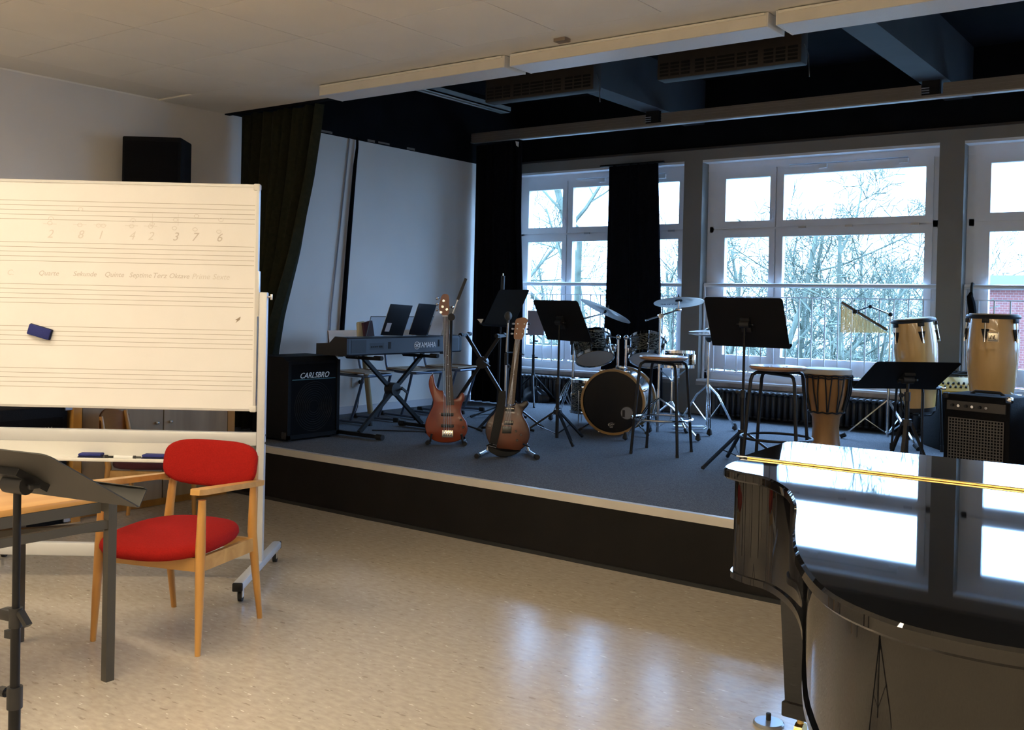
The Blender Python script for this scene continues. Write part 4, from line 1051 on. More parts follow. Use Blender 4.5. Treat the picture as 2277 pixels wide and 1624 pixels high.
for i in range(4):
    a = Vector(P1(988.5, 706)) + Vector((-.015 + i * .010, 0)); b = Vector((c[0] - .027 + i * .018, c[1] + .02))
    obj('string', G().cyl(GM @ Vector((*a, .055)), GM @ Vector((*b, .056)), .0012 + .0003 * (3 - i), n=5), M_string, bs)
for kx, ky in ((1025, 937), (1030, 953), (1026, 970)): obj('knob', G().cyl(Q(kx, ky, .042), Q(kx, ky, .058), .010, .008, n=12), M_pick, bs)
obj('strap_button', G().cyl(Q(961.5, 838, .02), Q(961, 834, .02), .007, n=8), M_chrome, bs)
gst = thing('bass_stand', 'low black folding stand under the bass guitar', 'guitar stand', (-5.06, 5.98, S))
for s in (-1, 1):
    p0 = R_ * (s * .13) + U_ * .012 - F_ * .10; p1 = R_ * (s * .10) + U_ * .10 + F_ * .03
    lgx = obj('side_arm', G().tube([tuple(p0 + F_ * .02), tuple(R_ * (s * .13) + U_ * .012 + F_ * .17), tuple(R_ * (s * .07) + U_ * .20 + F_ * .09)], .009, 8), M_blacksteel, gst)
    obj('cradle', G().tube([tuple(R_ * (s * .125) + U_ * .012 + F_ * .06), tuple(R_ * (s * .125) + U_ * .03 - F_ * .10), tuple(R_ * (s * .115) + U_ * .085 - F_ * .11)], .008, 8), M_rubber, gst)
    obj('foot', G().cyl(tuple(R_ * (s * .145) - F_ * .06 + U_ * .018), tuple(R_ * (s * .145) - F_ * .13 + U_ * .018), .017, n=10), M_rubber, gst)
obj('spine', G().tube([tuple(U_ * .19 + F_ * .1), tuple(U_ * .42 + F_ * .135)], .009, 8), M_blacksteel, gst)

# electric guitar
k2 = .00326
eg = thing('electric_guitar', 'sunburst six string electric guitar with a black strap on a chrome stand', 'electric guitar', (-4.332, 5.783, S + .0))
GE = gframe(.12)
def P2(x, y): return plane_pts([(x, y)], 1125, 1020, k2, 1)[0]
def Q2(x, y, z): return GE @ Vector((*P2(x, y), z))
Z8 = lambda pts: [P2(1050 + x / 8.12, 840 + y / 8.12) for x, y in pts]
ebody = [(600, 570), (530, 520), (460, 560), (420, 630), (385, 700), (300, 795), (250, 885), (236, 985), (250, 1100), (300, 1220), (385, 1330), (510, 1400), (650, 1415), (800, 1375), (920, 1300), (1000, 1200), (1036, 1080), (1030, 960), (990, 860), (930, 755), (908, 690), (932, 620), (1000, 545), (1016, 490), (985, 452), (935, 460), (880, 492), (825, 500), (780, 460), (765, 520), (690, 560)]
def burst_mat():
    m = mat('sunburst', (.2, .06, .02), .32, coat=.15); nt = m.node_tree; b = nt.nodes['Principled BSDF']
    tc = [n for n in nt.nodes if n.type == 'TEX_COORD'][0]
    mp = nt.nodes.new('ShaderNodeMapping'); mp.vector_type = 'POINT'
    c = GE @ Vector((*P2(1132, 968), .05))
    mp.inputs['Location'].default_value = (-c.x * 5.2, -c.y * 5.2, -c.z * 4.2); mp.inputs['Scale'].default_value = (5.2, 5.2, 4.2)
    gr_ = nt.nodes.new('ShaderNodeTexGradient'); gr_.gradient_type = 'SPHERICAL'
    r = nt.nodes.new('ShaderNodeValToRGB')
    r.color_ramp.elements[0].position = .05; r.color_ramp.elements[0].color = (.012, .006, .006, 1)
    r.color_ramp.elements[1].position = .75; r.color_ramp.elements[1].color = (.17, .045, .014, 1)
    nt.links.new(tc.outputs['Object'], mp.inputs['Vector']); nt.links.new(mp.outputs['Vector'], gr_.inputs['Vector']); nt.links.new(gr_.outputs['Fac'], r.inputs['Fac']); nt.links.new(r.outputs['Color'], b.inputs['Base Color'])
    return m
obj('body', bevel_prism(smooth_closed(Z8(ebody), 3), 0, .045, .008, GE), burst_mat(), eg, 40)
ea, eb_ = P2(1150.5, 760), P2(1134.5, 905)
obj('neck', tstrip(ea, .0205, eb_, .026, .030, .047, GE), wood('neck_maple', '#5b3a20', '#6d4828', .35, 'Z', 12), eg, 0)
fb2 = obj('fretboard', tstrip(ea, .0205, eb_, .028, .047, .053, GE), wood('fretboard_brown', '#3a2a1c', '#4e3a28', .4, 'Z', 20), eg, 0)
frt = G(); dots = G(); A_, B_ = Vector(ea), Vector(eb_); dd = B_ - A_; pp = Vector((-dd.normalized().y, dd.normalized().x))
for i in range(1, 22):
    s = (1 - 2 ** (-i / 12)) / (1 - 2 ** (-22 / 12)); c = A_ + dd * s; w = .0205 + .0075 * s
    frt.add([GE @ Vector((*(c - pp * w), .0528)), GE @ Vector((*(c + pp * w), .0528)), GE @ Vector((*(c + pp * w), .0545)), GE @ Vector((*(c - pp * w), .0545))], [(0, 1, 2, 3)])
    if i in (3, 5, 7, 9, 12, 15, 17, 19):
        m = A_ + dd * (s - .025); dots.cyl(GE @ Vector((*m, .0525)), GE @ Vector((*m, .0537)), .003, n=8)
obj('frets', frt, M_string, fb2, 0); obj('inlays', dots, mat('pearl', (.7, .68, .6), .3), fb2)
ehead = [(1040 + x / 5.075, 580 + y / 5.075) for x, y in ((540, 690), (590, 668), (640, 662), (678, 688), (662, 740), (640, 800), (632, 860), (602, 915), (528, 912), (518, 860), (528, 780))]
obj('headstock', G().prism(smooth_closed([P2(*q) for q in ehead], 3), .03, .046, GE), wood('headstock_tan', '#7a4a2a', '#8e5a36', .35, 'Z', 6, coat=.2), eg, 30)
for i in range(3):
    y_ = 725 + i * 11.2
    xr = 1172.5 - i * 2.2; xl = 1146 - i * 1.5
    obj('tuning_key', G().cyl(Q2(xr - 4, y_, .038), Q2(xr + 1, y_, .038), .0025, n=6).rbox(tuple(Q2(xr + 3.5, y_, .038)), (.02, .014, .014), .005), M_blackplastic, eg)
    obj('tuning_key', G().cyl(Q2(xl + 1, y_, .038), Q2(xl - 3, y_, .038), .0025, n=6).rbox(tuple(Q2(xl - 5, y_, .038)), (.02, .014, .014), .005), M_steel, eg)
    for xx in (xr - 7, xl + 5): obj('tuning_post', G().cyl(Q2(xx, y_, .046), Q2(xx, y_, .054), .004, n=8), M_steel, eg)
for (x_, y_) in ((1133, 916), (1130.5, 946)):
    c = P2(x_, y_); pk = obj('pickup', G().rbox((c[0], c[1], .048), (.066, .032, .010), .004, GE @ Matrix.Rotation(-.0, 4, 'Z')), mat('pickup_frame', (.02, .018, .016), .4), eg)
    pc = G()
    for i in range(6): pc.cyl(GE @ Vector((c[0] - .025 + i * .010, c[1] + .006, .052)), GE @ Vector((c[0] - .025 + i * .010, c[1] + .006, .0555)), .003, n=7)
    obj('pole_pieces', pc, M_gold, pk)
c = P2(1126.5, 961.5); obj('tremolo_bridge', G().rbox((c[0], c[1], .05), (.066, .05, .012), .003, GE), mat('bridge_dark', (.06, .06, .055), .35, .8), eg)
for i in range(6):
    a = Vector(ea) + pp * (-.014 + .0056 * i); b = Vector((c[0] + .022 - i * .009, c[1] + .01))
    obj('string', G().cyl(GE @ Vector((*a, .056)), GE @ Vector((*b, .058)), .0009, n=5), M_string, eg)
for x_, y_ in ((1146.5, 964), (1158, 972), (1149, 984)): obj('knob', G().cyl(Q2(x_, y_, .044), Q2(x_, y_, .06), .009, .0075, n=12), mat('knob_dark', (.03, .008, .006), .3), eg)
M_strap = mat('strap_black', (.014, .014, .014), .8, bump=.3, bscale=160)
st_pts = [(1117, 876), (1116, 890), (1113, 910), (1108, 935), (1103, 960), (1098, 985), (1094, 1002)]
sg = G(); L_, Rr = [], []
for i, (x_, y_) in enumerate(st_pts):
    w = (7, 8.5, 9, 9.5, 9.5, 9, 8)[i]; z = (.05, .056, .058, .060, .060, .058, .055)[i]
    L_.append(Q2(x_ - w, y_, z)); Rr.append(Q2(x_ + w, y_, z))
for i in range(len(st_pts) - 1):
    n_ = GE.to_3x3() @ Vector((0, 0, .003))
    sg.add([L_[i], Rr[i], Rr[i+1], L_[i+1], L_[i] + n_, Rr[i] + n_, Rr[i+1] + n_, L_[i+1] + n_], [(0, 1, 2, 3), (7, 6, 5, 4), (0, 4, 5, 1), (1, 5, 6, 2), (2, 6, 7, 3), (3, 7, 4, 0)])
obj('strap', sg, M_strap, eg, 0)
obj('strap_end', bevel_prism(smooth_closed([P2(x, y) for x, y in ((1085, 1003), (1086, 998), (1102, 1000), (1118, 1006), (1140, 1006), (1158, 1005), (1150, 1012), (1135, 1019.5), (1112, 1021), (1098, 1016), (1088, 1010))], 2), .012, .07, .01, GE), M_strap, eg, 40)
bk_ = [Q2(x, y, .068) for x, y in ((1086, 997), (1089, 992), (1104, 996), (1103, 1001))]
obj('strap_buckle', G().tube(bk_, .0028, 6, True), M_steel, eg)
es = thing('guitar_stand', 'chrome and black tubular stand holding the electric guitar', 'guitar stand', (-4.33, 5.80, S))
def W3(r, f, u): return tuple(R_ * r + F_ * f + U_ * u)
for s in (-1, 1):
    a = W3(s * .21 - .005, -.12, .018); b = W3(s * .14, .16, .018)
    tb_ = obj('foot_tube', G().cyl(a, b, .0145, n=12), M_steel, es)
    obj('rubber_tip', G().cyl(W3(s * .217 - .005, -.15, .018), W3(s * .205 - .005, -.10, .018), .018, n=10), M_rubber, tb_)
    obj('rear_strut', G().cyl(W3(s * .155, .08, .02), W3(s * .03, .13, .34), .010, n=10), M_steel, es)
    obj('cradle_arm', G().tube([W3(s * .06, .10, .10), W3(s * .14, .0, .085), W3(s * .15, -.09, .085), W3(s * .105, -.105, .105)], .006, 8), M_blacksteel, es)
obj('spine', G().cyl(W3(.02, .13, .33), W3(.06, .17, .78), .009, n=10), M_steel, es)
obj('neck_yoke', G().tube([W3(-.03, .03, .75), W3(-.02, .10, .745), W3(.05, .16, .745), W3(.10, .09, .735), W3(.085, .02, .74)], .006, 8), M_blacksteel, es)

# ---- music stands on the stage
def stand_at(label, ctr, yaw, tilt, W, H, rot, **kw):
    w = Vector((math.cos(yaw), math.sin(yaw), 0)); n = Vector((-math.sin(yaw), math.cos(yaw), 0))
    h = U_ * math.cos(tilt) + n * math.sin(tilt); bkk = w.cross(h)
    b = Vector(ctr) + bkk * .03
    return music_stand(label, (b.x, b.y, S), ctr, yaw, tilt, W, H, rot, **kw)
stand_at('black music stand between the electric guitar and the bass drum', (-4.50, 6.72, 1.367), -.262, -.478, .55, .368, -.6)
stand_at('black music stand in front of the wide middle window beside the stool', (-2.872, 6.615, 1.400), .02, -.455, .578, .387, -1.93, leg=.37)
stand_at('black music stand tipped nearly flat in front of the tilted conga', (-1.745, 6.49, 1.10), .747, -1.033, .55, .367, -1.5, leg=.20, hub=.42, split=.86)
m1_ = stand_at('black music stand with a white paper corner in front of the corner curtain', (-5.36, 7.10, 1.455), -.421 + PI, -.459, .55, .37, .4)

pc_ = Vector((-5.541, 6.968, 1.34)) - m1_.location
obj('paper_corner', G().prism([(-.028, .012), (.028, .014), (.008, -.028)], 0, .002, basis(tuple(R_), tuple(U_), tuple(-F_), tuple(pc_))), mat('paper', (.8, .8, .78), .8), m1_, 0)
# ---- microphone stands
def tripod(t, r, hub, rot, m=None, cap=True, rr=.008):
    m = m or M_blacksteel
    obj('hub', G().cyl((0, 0, hub - .03), (0, 0, hub + .02), .022, n=12), M_blackplastic, t)
    for k in range(3):
        a = rot + k * 2 * PI / 3; e = (r * math.cos(a), r * math.sin(a), .014)
        lg = obj('leg', G().cyl((.015 * math.cos(a), .015 * math.sin(a), hub - .01), e, rr, n=8), m, t)
        d = Vector(e) - Vector((0, 0, hub)); d.normalize()
        obj('foot_cap', G().cyl(tuple(Vector(e) - d * .04), tuple(Vector(e) + d * .012), .0125, n=10), M_rubber, lg)
ms = thing('microphone_stand', 'tall straight black microphone stand in front of the corner curtain', 'microphone stand', (-5.93, 7.76, S))
tripod(ms, .30, .10, .2)
obj('lower_pole', G().cyl((0, 0, .03), (.01, 0, .80), .012, n=12), M_blacksteel, ms)
obj('upper_pole', G().cyl((.01, 0, .78), (.02, .01, 1.24), .008, n=12), M_blacksteel, ms)
obj('grip', G().cyl((.02, .01, 1.22), (.022, .012, 1.375), .018, .019, n=12), M_blackplastic, ms)
obj('thread_tip', G().cyl((.022, .012, 1.375), (.022, .012, 1.40), .006, n=8), M_gold, ms)
m2_ = thing('microphone_stand', 'grey microphone stand with a round pop shield behind the electric guitar', 'microphone stand', (-5.14, 6.83, S))
tripod(m2_, .26, .08, 1.0)
obj('lower_pole', G().cyl((0, 0, .03), (.0, 0, .62), .011, n=12), M_steel, m2_)
obj('collar', G().cyl((0, 0, .58), (0, 0, .68), .016, n=12), M_blackplastic, m2_)
obj('upper_pole', G().cyl((0, 0, .66), (.008, .006, .95), .008, n=12), mat('pole_white', (.6, .58, .52), .4), m2_)
obj('microphone', G().sphere((.008, .006, 1.0), (.034, .034, .04)).cyl((.008, .006, .94), (.008, .006, .97), .013, n=10), mat('mic_grille', (.12, .115, .10), .45, .7, bump=.5, bscale=400), m2_)
lf = thing('light_stand', 'black boom stand with an angled arm behind the bass headstock', 'stand', (-5.553, 6.585, S))
tripod(lf, .28, .10, .5)
obj('pole', G().cyl((0, 0, .03), (0, 0, .98), .012, n=12), M_blacksteel, lf)
obj('clamp', G().cyl(tuple(U_ * .98 - F_ * .025), tuple(U_ * .98 + F_ * .025), .032, n=14), M_blackplastic, lf)
obj('boom_arm', G().cyl(tuple(U_ * .98), tuple(R_ * .085 + U_ * 1.22), .009, n=10), M_steel, lf)
obj('boom_grip', G().bar(R_ * .05 + U_ * 1.13, R_ * .118 + U_ * 1.315, .024, .024), M_blackplastic, lf, 0)
spst = thing('tripod_stand', 'short black tripod stand with a pale board in front of the left radiator', 'stand', (-6.36, 8.95, S))
tripod(spst, .34, .33, -.9, M_blacksteel, True, .010)
obj('lower_tube', G().cyl((0, 0, .12), (0, 0, .55), .016, n=12), M_blacksteel, spst)
obj('upper_tube', G().cyl((0, 0, .53), (0, 0, .80), .012, n=12), M_blacksteel, spst)
for z in (.52, .70): obj('knob', G().cyl((.01, 0, z), (.045, .02, z), .009, n=8), M_blackplastic, spst)
obj('pale_board', G().box((.03, -.01, .90), (.19, .004, .27), None, .3), mat('pale_lilac', (.42, .44, .56), .6), spst, 0)
bag = thing('black_bag', 'crumpled black bag lying under the left window beside the tripod', 'bag', (-6.52, 9.22, S))
def bagf(u, v):
    a = 2 * PI * u; ph = PI / 2 * v
    q = 1 + .18 * math.sin(3 * a + 4 * v) + .1 * math.sin(7 * a + 2)
    return (.17 * q * math.cos(a) * math.cos(ph), .09 * q * math.sin(a) * math.cos(ph), .005 + .15 * math.sin(ph) * (1 + .2 * math.sin(4 * a)))
obj('bag_body', G().grid(bagf, 28, 8), mat('bag_nylon', (.012, .013, .017), .4, bump=.6, bscale=14), bag, 40)

# ---- drum kit
M_pearl = mat('oyster_pearl', (0.05, 0.055, 0.052), 0.18, coat=.5); 
def pearl():
    nt = M_pearl.node_tree; b = nt.nodes['Principled BSDF']; mp = [n for n in nt.nodes if n.type == 'MAPPING'][0]
    w = nt.nodes.new('ShaderNodeTexWave'); w.bands_direction = 'Z'; w.inputs['Scale'].default_value = 16; w.inputs['Distortion'].default_value = 14; w.inputs['Detail'].default_value = 3; w.inputs['Detail Scale'].default_value = 1.4
    nt.links.new(mp.outputs['Vector'], w.inputs['Vector'])
    r = nt.nodes.new('ShaderNodeValToRGB'); r.color_ramp.elements[0].position = .25; r.color_ramp.elements[1].position = .9
    r.color_ramp.elements[0].color = (.006, .007, .007, 1); r.color_ramp.elements[1].color = (.16, .17, .15, 1)
    nt.links.new(w.outputs['Fac'], r.inputs['Fac']); nt.links.new(r.outputs['Color'], b.inputs['Base Color'])
pearl()
M_head = mat('drum_head', (.62, .63, .64), .45)
def axm(o, z, up=(0, 0, 1)):
    z = Vector(z).normalized(); x = Vector(up).cross(z); x = x.normalized() if x.length > 1e-4 else Vector((1, 0, 0)); y = z.cross(x)
    return basis(x, y, z, o)
M_hoopw = wood('maple_hoop', '#8a6a3c', '#a5834e', .35, 'X', 8, coat=.3)
BDo = Vector((-4.396, 7.372, S)); ax = Vector((-.287, .958, 0)).normalized()
bd_ = thing('bass_drum', 'large bass drum with black front head and natural wood hoop', 'drum', tuple(BDo))
BM = axm((0, 0, .283), ax)       # z runs to the back
obj('shell', G().lathe([(.268, .02), (.268, .43)], 64, BM, False), M_pearl, bd_)
for z0 in (-.012, .405): obj('hoop', G().lathe([(.262, z0), (.283, z0), (.283, z0 + .045), (.268, z0 + .045)], 64, BM, False), M_hoopw, bd_)
hd = obj('front_head', G().lathe([(0, .006), (.262, .006), (.264, .012), (0, .012)], 64, BM), mat('black_head', (.004, .004, .005), .3, spec=.3), bd_)
obj('back_head', G().lathe([(0, .43), (.262, .43), (0, .433)], 48, BM), M_head, bd_)
side = BM.to_3x3() @ Vector((1, 0, 0)); upv = BM.to_3x3() @ Vector((0, 1, 0))
if side.dot(R_) < 0: sgn = -1
else: sgn = 1
def BP(r, u, z): return BM @ Vector((sgn * r, u if upv.z > 0 else -u, z))
hc = BP(.125, -.088, 0)
HM = axm(tuple(hc), ax)
obj('port_hole', G().lathe([(0, .002), (.053, .002), (.053, .0055), (0, .0055)], 32, HM), mat('port_grey', (.22, .23, .26), .6), hd)
obj('port_ring', G().lathe([(.052, 0), (.057, 0), (.057, .006), (.052, .006)], 32, HM, False), M_blackplastic, hd)
obj('port_inside', G().box((0.028, -.006, .001), (.022, .06, .002), HM), mat('port_dark', (.012, .012, .014), .7), hd, 0)
oc = BP(-.005, -.195, .004)
OM = basis(tuple(R_ * 1.0), tuple(U_), tuple(-ax), tuple(oc))
obj('head_logo_oval', G().tube([tuple(OM @ Vector((.031 * math.cos(2 * PI * i / 24), .015 * math.sin(2 * PI * i / 24), .001))) for i in range(24)], .0016, 5, True), M_logo, hd)
text('head_logo', 'EVANS', .02, M_logo, hd, OM @ T(0, 0, .001), .0005)
obj('head_logo_line', G().box((0, -.023, .001), (.034, .004, .001), OM), mat('logo_dim', (.35, .35, .35), .5), hd, 0)
for i in range(8):
    a = PI / 8 + i * PI / 4; c_, s_ = math.cos(a), math.sin(a)
    l_ = obj('lug', G().rbox((c_ * .279, s_ * .279, .11), (.022, .022, .05), .006, BM).cyl(BM @ Vector((c_ * .288, s_ * .288, -.01)), BM @ Vector((c_ * .285, s_ * .285, .10)), .004, n=6).rbox((c_ * .287, s_ * .287, .0), (.03, .018, .014), .004, BM), M_chrome, bd_)
for s in (-1, 1):
    a = BP(s * .20, -.19, .12); e = BP(s * .31, -.268, .02)
    sp_ = obj('spur', G().cyl(tuple(a), tuple(e), .007, n=8), M_chrome, bd_)
    obj('spur_tip', G().cyl(tuple(e + (a - e).normalized() * .04), tuple(e), .012, n=8), M_rubber, sp_)
obj('tom_mount', G().rbox((0, 0, 0), (.09, .06, .035), .006, T(*BP(.03, .285, .17))), M_chrome, bd_)
def tube_pair(t):
    for s, tx in ((-1, 0), (1, 1)):
        b0 = BP(.03 + s * .035, .29, .17)
        obj('tom_post', G().cyl(tuple(b0), tuple(b0 + U_ * .26), .011, n=10), M_chrome, t)
        obj('post_joint', G().sphere(tuple(b0 + U_ * .26), .022), M_chrome, t)
        obj('tom_arm', G().cyl(tuple(b0 + U_ * .26), tuple(b0 + U_ * .27 + R_ * (s * .11)), .009, n=10), M_chrome, t)
tube_pair(bd_)
def drum(name, label, c, axis, r, h, lugs=6, snare=False, group='drums of the kit'):
    """c = centre of the drum; axis points to the batter head"""
    t = thing(name, label, 'drum', c, 0, group)
    m = axm((0, 0, 0), axis, tuple(F_))
    obj('shell', G().lathe([(r, -h/2 + .01), (r, h/2 - .01)], 48, m, False), M_pearl, t)
    for s in (-1, 1):
        obj('hoop', G().lathe([(r + .002, s * h/2 - s * .02), (r + .012, s * h/2 - s * .02), (r + .012, s * (h/2 + .006)), (r + .004, s * (h/2 + .008)), (r - .002, s * h/2)], 48, m, False), M_chrome, t)
        obj('head', G().lathe([(0, s * (h/2 - .003)), (r - .001, s * (h/2 - .003)), (r - .001, s * (h/2 - .007)), (0, s * (h/2 - .007))], 48, m), M_head, t)
    for i in range(lugs):
        a = (i + .35) * 2 * PI / lugs; q = m @ Matrix.Rotation(a, 4, 'Z')
        g = G().rbox((r + .012, 0, 0), (.022, .02, .06 if not snare else h * .7), .006, q)
        for s in (-1, 1): g.cyl(q @ Vector((r + .014, 0, s * .03)), q @ Vector((r + .014, 0, s * (h/2 + .004))), .0035, n=6)
        obj('lug', g, M_chrome, t)
    if snare: obj('throw_off', G().rbox((r + .02, 0, 0), (.03, .04, .09), .006, m @ Matrix.Rotation(-.6, 4, 'Z')), M_gold, t)
    return t
tilt = lambda a, lateral=0: tuple((U_ * math.cos(a) + F_ * math.sin(a) + R_ * lateral).normalized())
T1 = drum('tom_drum', 'dark pearl tom tilted over the bass drum beside the music stand', (-4.658, 7.457, 1.125), tilt(.50, -.12), .162, .215)
T2 = drum('tom_drum', 'dark pearl tom over the bass drum beside the bar stool', (-4.275, 7.745, 1.118), tilt(.50, .10), .150, .20)
for t_, s in ((T1, 1), (T2, -1)):
    obj('mount_bracket', G().rbox(tuple(R_ * (s * .17)), (.05, .05, .07), .008), M_chrome, t_)
sn = drum('snare_drum', 'shallow snare drum on its stand behind the bar stool', (-4.215, 8.10, 1.025), tilt(.06), .185, .145, 8, True)
obj('stand_basket', G().tube([(.15, 0, -.075), (.03, 0, -.17), (0, 0, -.2)], .006, 6).tube([(-.08, .13, -.075), (-.015, .03, -.17), (0, 0, -.2)], .006, 6).tube([(-.08, -.13, -.075), (-.015, -.03, -.17), (0, 0, -.2)], .006, 6), M_chrome, sn)
obj('stand_pole', G().cyl((0, 0, -.2), (0, 0, -.54), .011, n=10), M_chrome, sn)
for k in range(3):
    a = 1.5 + k * 2.1; lg_ = obj('stand_leg', G().cyl((0, 0, -.38), (.27 * math.cos(a), .27 * math.sin(a), -.615), .009, n=8), M_chrome, sn)
    obj('foot', G().cyl((.25 * math.cos(a), .25 * math.sin(a), -.60), (.28 * math.cos(a), .28 * math.sin(a), -.627), .015, n=8), M_rubber, lg_)
ft_ = drum('floor_tom', 'dark pearl floor tom on three legs half hidden behind the bass drum', (-4.93, 7.90, .655), (0, 0, 1), .20, .30, 6)
for k in range(3):
    a = .5 + k * 2.09; obj('leg', G().cyl((.222 * math.cos(a), .222 * math.sin(a), .06), (.222 * math.cos(a), .222 * math.sin(a), -.262), .006, n=8), M_chrome, ft_)
# cymbals
M_cym = mat('cymbal_bronze', (0.72, 0.69, 0.63), 0.38, 1.0, bump=.15, bscale=25)
def cymprof(r): return [(0, .028), (.02, .027), (r * .18, .018), (r * .22, .010), (r * .6, .003), (r, -.008), (r, -.0095), (r * .6, .0012), (r * .22, .008), (r * .18, .016), (0, .026)]
def double_braced(t, r, hub, rot, top, m=M_chrome):
    obj('tripod_sleeve', G().cyl((0, 0, .05), (0, 0, hub + .06), .014, n=12), m, t)
    for k in range(3):
        a = rot + k * 2 * PI / 3; d = Vector((math.cos(a), math.sin(a), 0)); p = Vector((-d.y, d.x, 0)) * .011
        e = d * r + Vector((0, 0, .02))
        g = G()
        for s in (-1, 1): g.tube([tuple(p * s + Vector((0, 0, hub))), tuple(d * r * .35 + p * s + Vector((0, 0, hub * .78))), tuple(e + p * s * .6)], .0055, 6)
        lg = obj('leg', g, m, t)
        obj('brace', G().bar(Vector((0, 0, .09)), d * r * .5 + Vector((0, 0, hub * .62)), .012, .005), m, lg, 0)
        obj('rubber_foot', G().lathe([(.010, .05), (.02, .03), (.026, .0), (0, -.018)][::-1], 10, T(*(e + Vector((0, 0, -.002))))), M_rubber, lg)
    obj('middle_tube', G().cyl((0, 0, hub), (0, 0, top * .62), .0115, n=12), m, t)
    obj('height_clamp', G().cyl((0, 0, top * .60), (0, 0, top * .66), .017, n=12), m, t)
    obj('upper_tube', G().cyl((0, 0, top * .6), (0, 0, top), .009, n=12), m, t)
# right crash on boom
cst = thing('cymbal_stand', 'chrome boom stand carrying the crash cymbal over the bar stool', 'cymbal stand', (-4.016, 7.48, S))
double_braced(cst, .35, .34, -1.92, 1.02)
obj('boom_joint', G().cyl(tuple(-F_ * .025 + U_ * 1.03), tuple(F_ * .025 + U_ * 1.03), .022, n=12), M_chrome, cst)
obj('boom_arm', G().cyl(tuple(R_ * -.125 + U_ * .99), tuple(R_ * .15 + U_ * 1.085), .008, n=10), M_chrome, cst)
obj('tilter', G().cyl(tuple(R_ * .15 + U_ * 1.085), tuple(R_ * .155 + U_ * 1.17), .006, n=8).rbox(tuple(R_ * .15 + U_ * 1.085), (.05, .03, .024), .006), M_chrome, cst)
CM = axm((0, 0, 0), tuple(U_ + R_ * -.03 + F_ * .22))
c2o = Vector((-4.016, 7.48, S)) + R_ * .152 + U_ * 1.155
cy = thing('crash_cymbal', 'crash cymbal with dark lettering on its underside above the bar stool', 'cymbal', tuple(c2o))
cyo = obj('disc', G().lathe(cymprof(.21), 56, CM), M_cym, cy, 40)
obj('felt', G().cyl(CM @ Vector((0, 0, .027)), CM @ Vector((0, 0, .04)), .014, n=10).cyl(CM @ Vector((0, 0, .04)), CM @ Vector((0, 0, .06)), .005, n=8).lathe([(0, .0), (.03, .002), (.028, .014), (0, .018)], 14, CM), M_rubber, cy)
UN = CM.to_3x3() @ Vector((0, 0, -1)); ux = (R_ - UN * R_.dot(UN)).normalized(); uy = UN.cross(ux)
text('lettering', 'PAISTE', .052, mat('cym_ink', (.02, .02, .03), .6), cy, basis(tuple(ux), tuple(uy), tuple(UN), tuple(UN * .0035 + ux * -.075 - uy * .10)), .0006, shear=.25)
# left crash, tilted steeply
cs1 = thing('cymbal_stand', 'chrome stand carrying the steeply tilted cymbal behind the music stand', 'cymbal stand', (-5.334, 8.18, S))
double_braced(cs1, .33, .40, .44, .95)
obj('clamp', G().rbox((0, 0, .74), (.06, .05, .05), .008).cyl((.0, -.03, .62), (0, -.03, .72), .012, n=10), M_blackplastic, cs1)
obj('boom_arm', G().cyl((0, 0, .95), tuple(R_ * .31 - F_ * .02 + U_ * 1.035), .008, n=10), M_chrome, cs1)
c1o = Vector((-5.334, 8.18, S)) + R_ * .305 - F_ * .02 + U_ * 1.06
CM1 = axm((0, 0, 0), tuple(U_ * .86 + R_ * .40 + F_ * .10))
cy1 = thing('ride_cymbal', 'large cymbal tilted steeply in front of the left window', 'cymbal', tuple(c1o))
obj('disc', G().lathe(cymprof(.265), 56, CM1), M_cym, cy1, 40)
obj('felt', G().cyl(CM1 @ Vector((0, 0, .027)), CM1 @ Vector((0, 0, .045)), .016, n=10).cyl(CM1 @ Vector((0, 0, .0)), CM1 @ Vector((0, 0, -.03)), .012, n=8).cyl(CM1 @ Vector((0, 0, .045)), CM1 @ Vector((0, 0, .06)), .005, n=8), M_rubber, cy1)
# hi-hat
hh = thing('hi_hat', 'hi-hat cymbal pair on a chrome pedal stand beside the grey pillar', 'hi-hat', (-3.905, 8.19, S))
double_braced(hh, .30, .42, -1.05, .84)
obj('lower_cymbal', G().lathe([(r, -z) for r, z in cymprof(.18)], 48, T(0, 0, .862)), M_cym, hh, 40)
obj('upper_cymbal', G().lathe(cymprof(.18), 48, T(0, 0, .90)), M_cym, hh, 40)
obj('seat_cup', G().lathe([(.012, .80), (.028, .82), (.034, .845), (.02, .855)], 16), M_blackplastic, hh)
obj('pull_rod', G().cyl((0, 0, .84), (0, 0, 1.02), .004, n=8), M_chrome, hh)
obj('clutch', G().cyl((0, 0, .925), (0, 0, .975), .012, n=10).cyl((0, 0, .95), (.03, 0, .95), .006, n=8), M_chrome, hh)
obj('pedal', G().rbox((-.12, -.12, .05), (.28, .08, .012), .004, None, .8), M_steel, hh)
obj('radius_rods', G().tube([(0, 0, .04), (-.02, -.03, .02), (-.2, -.2, .015)], .005, 6), M_steel, hh)

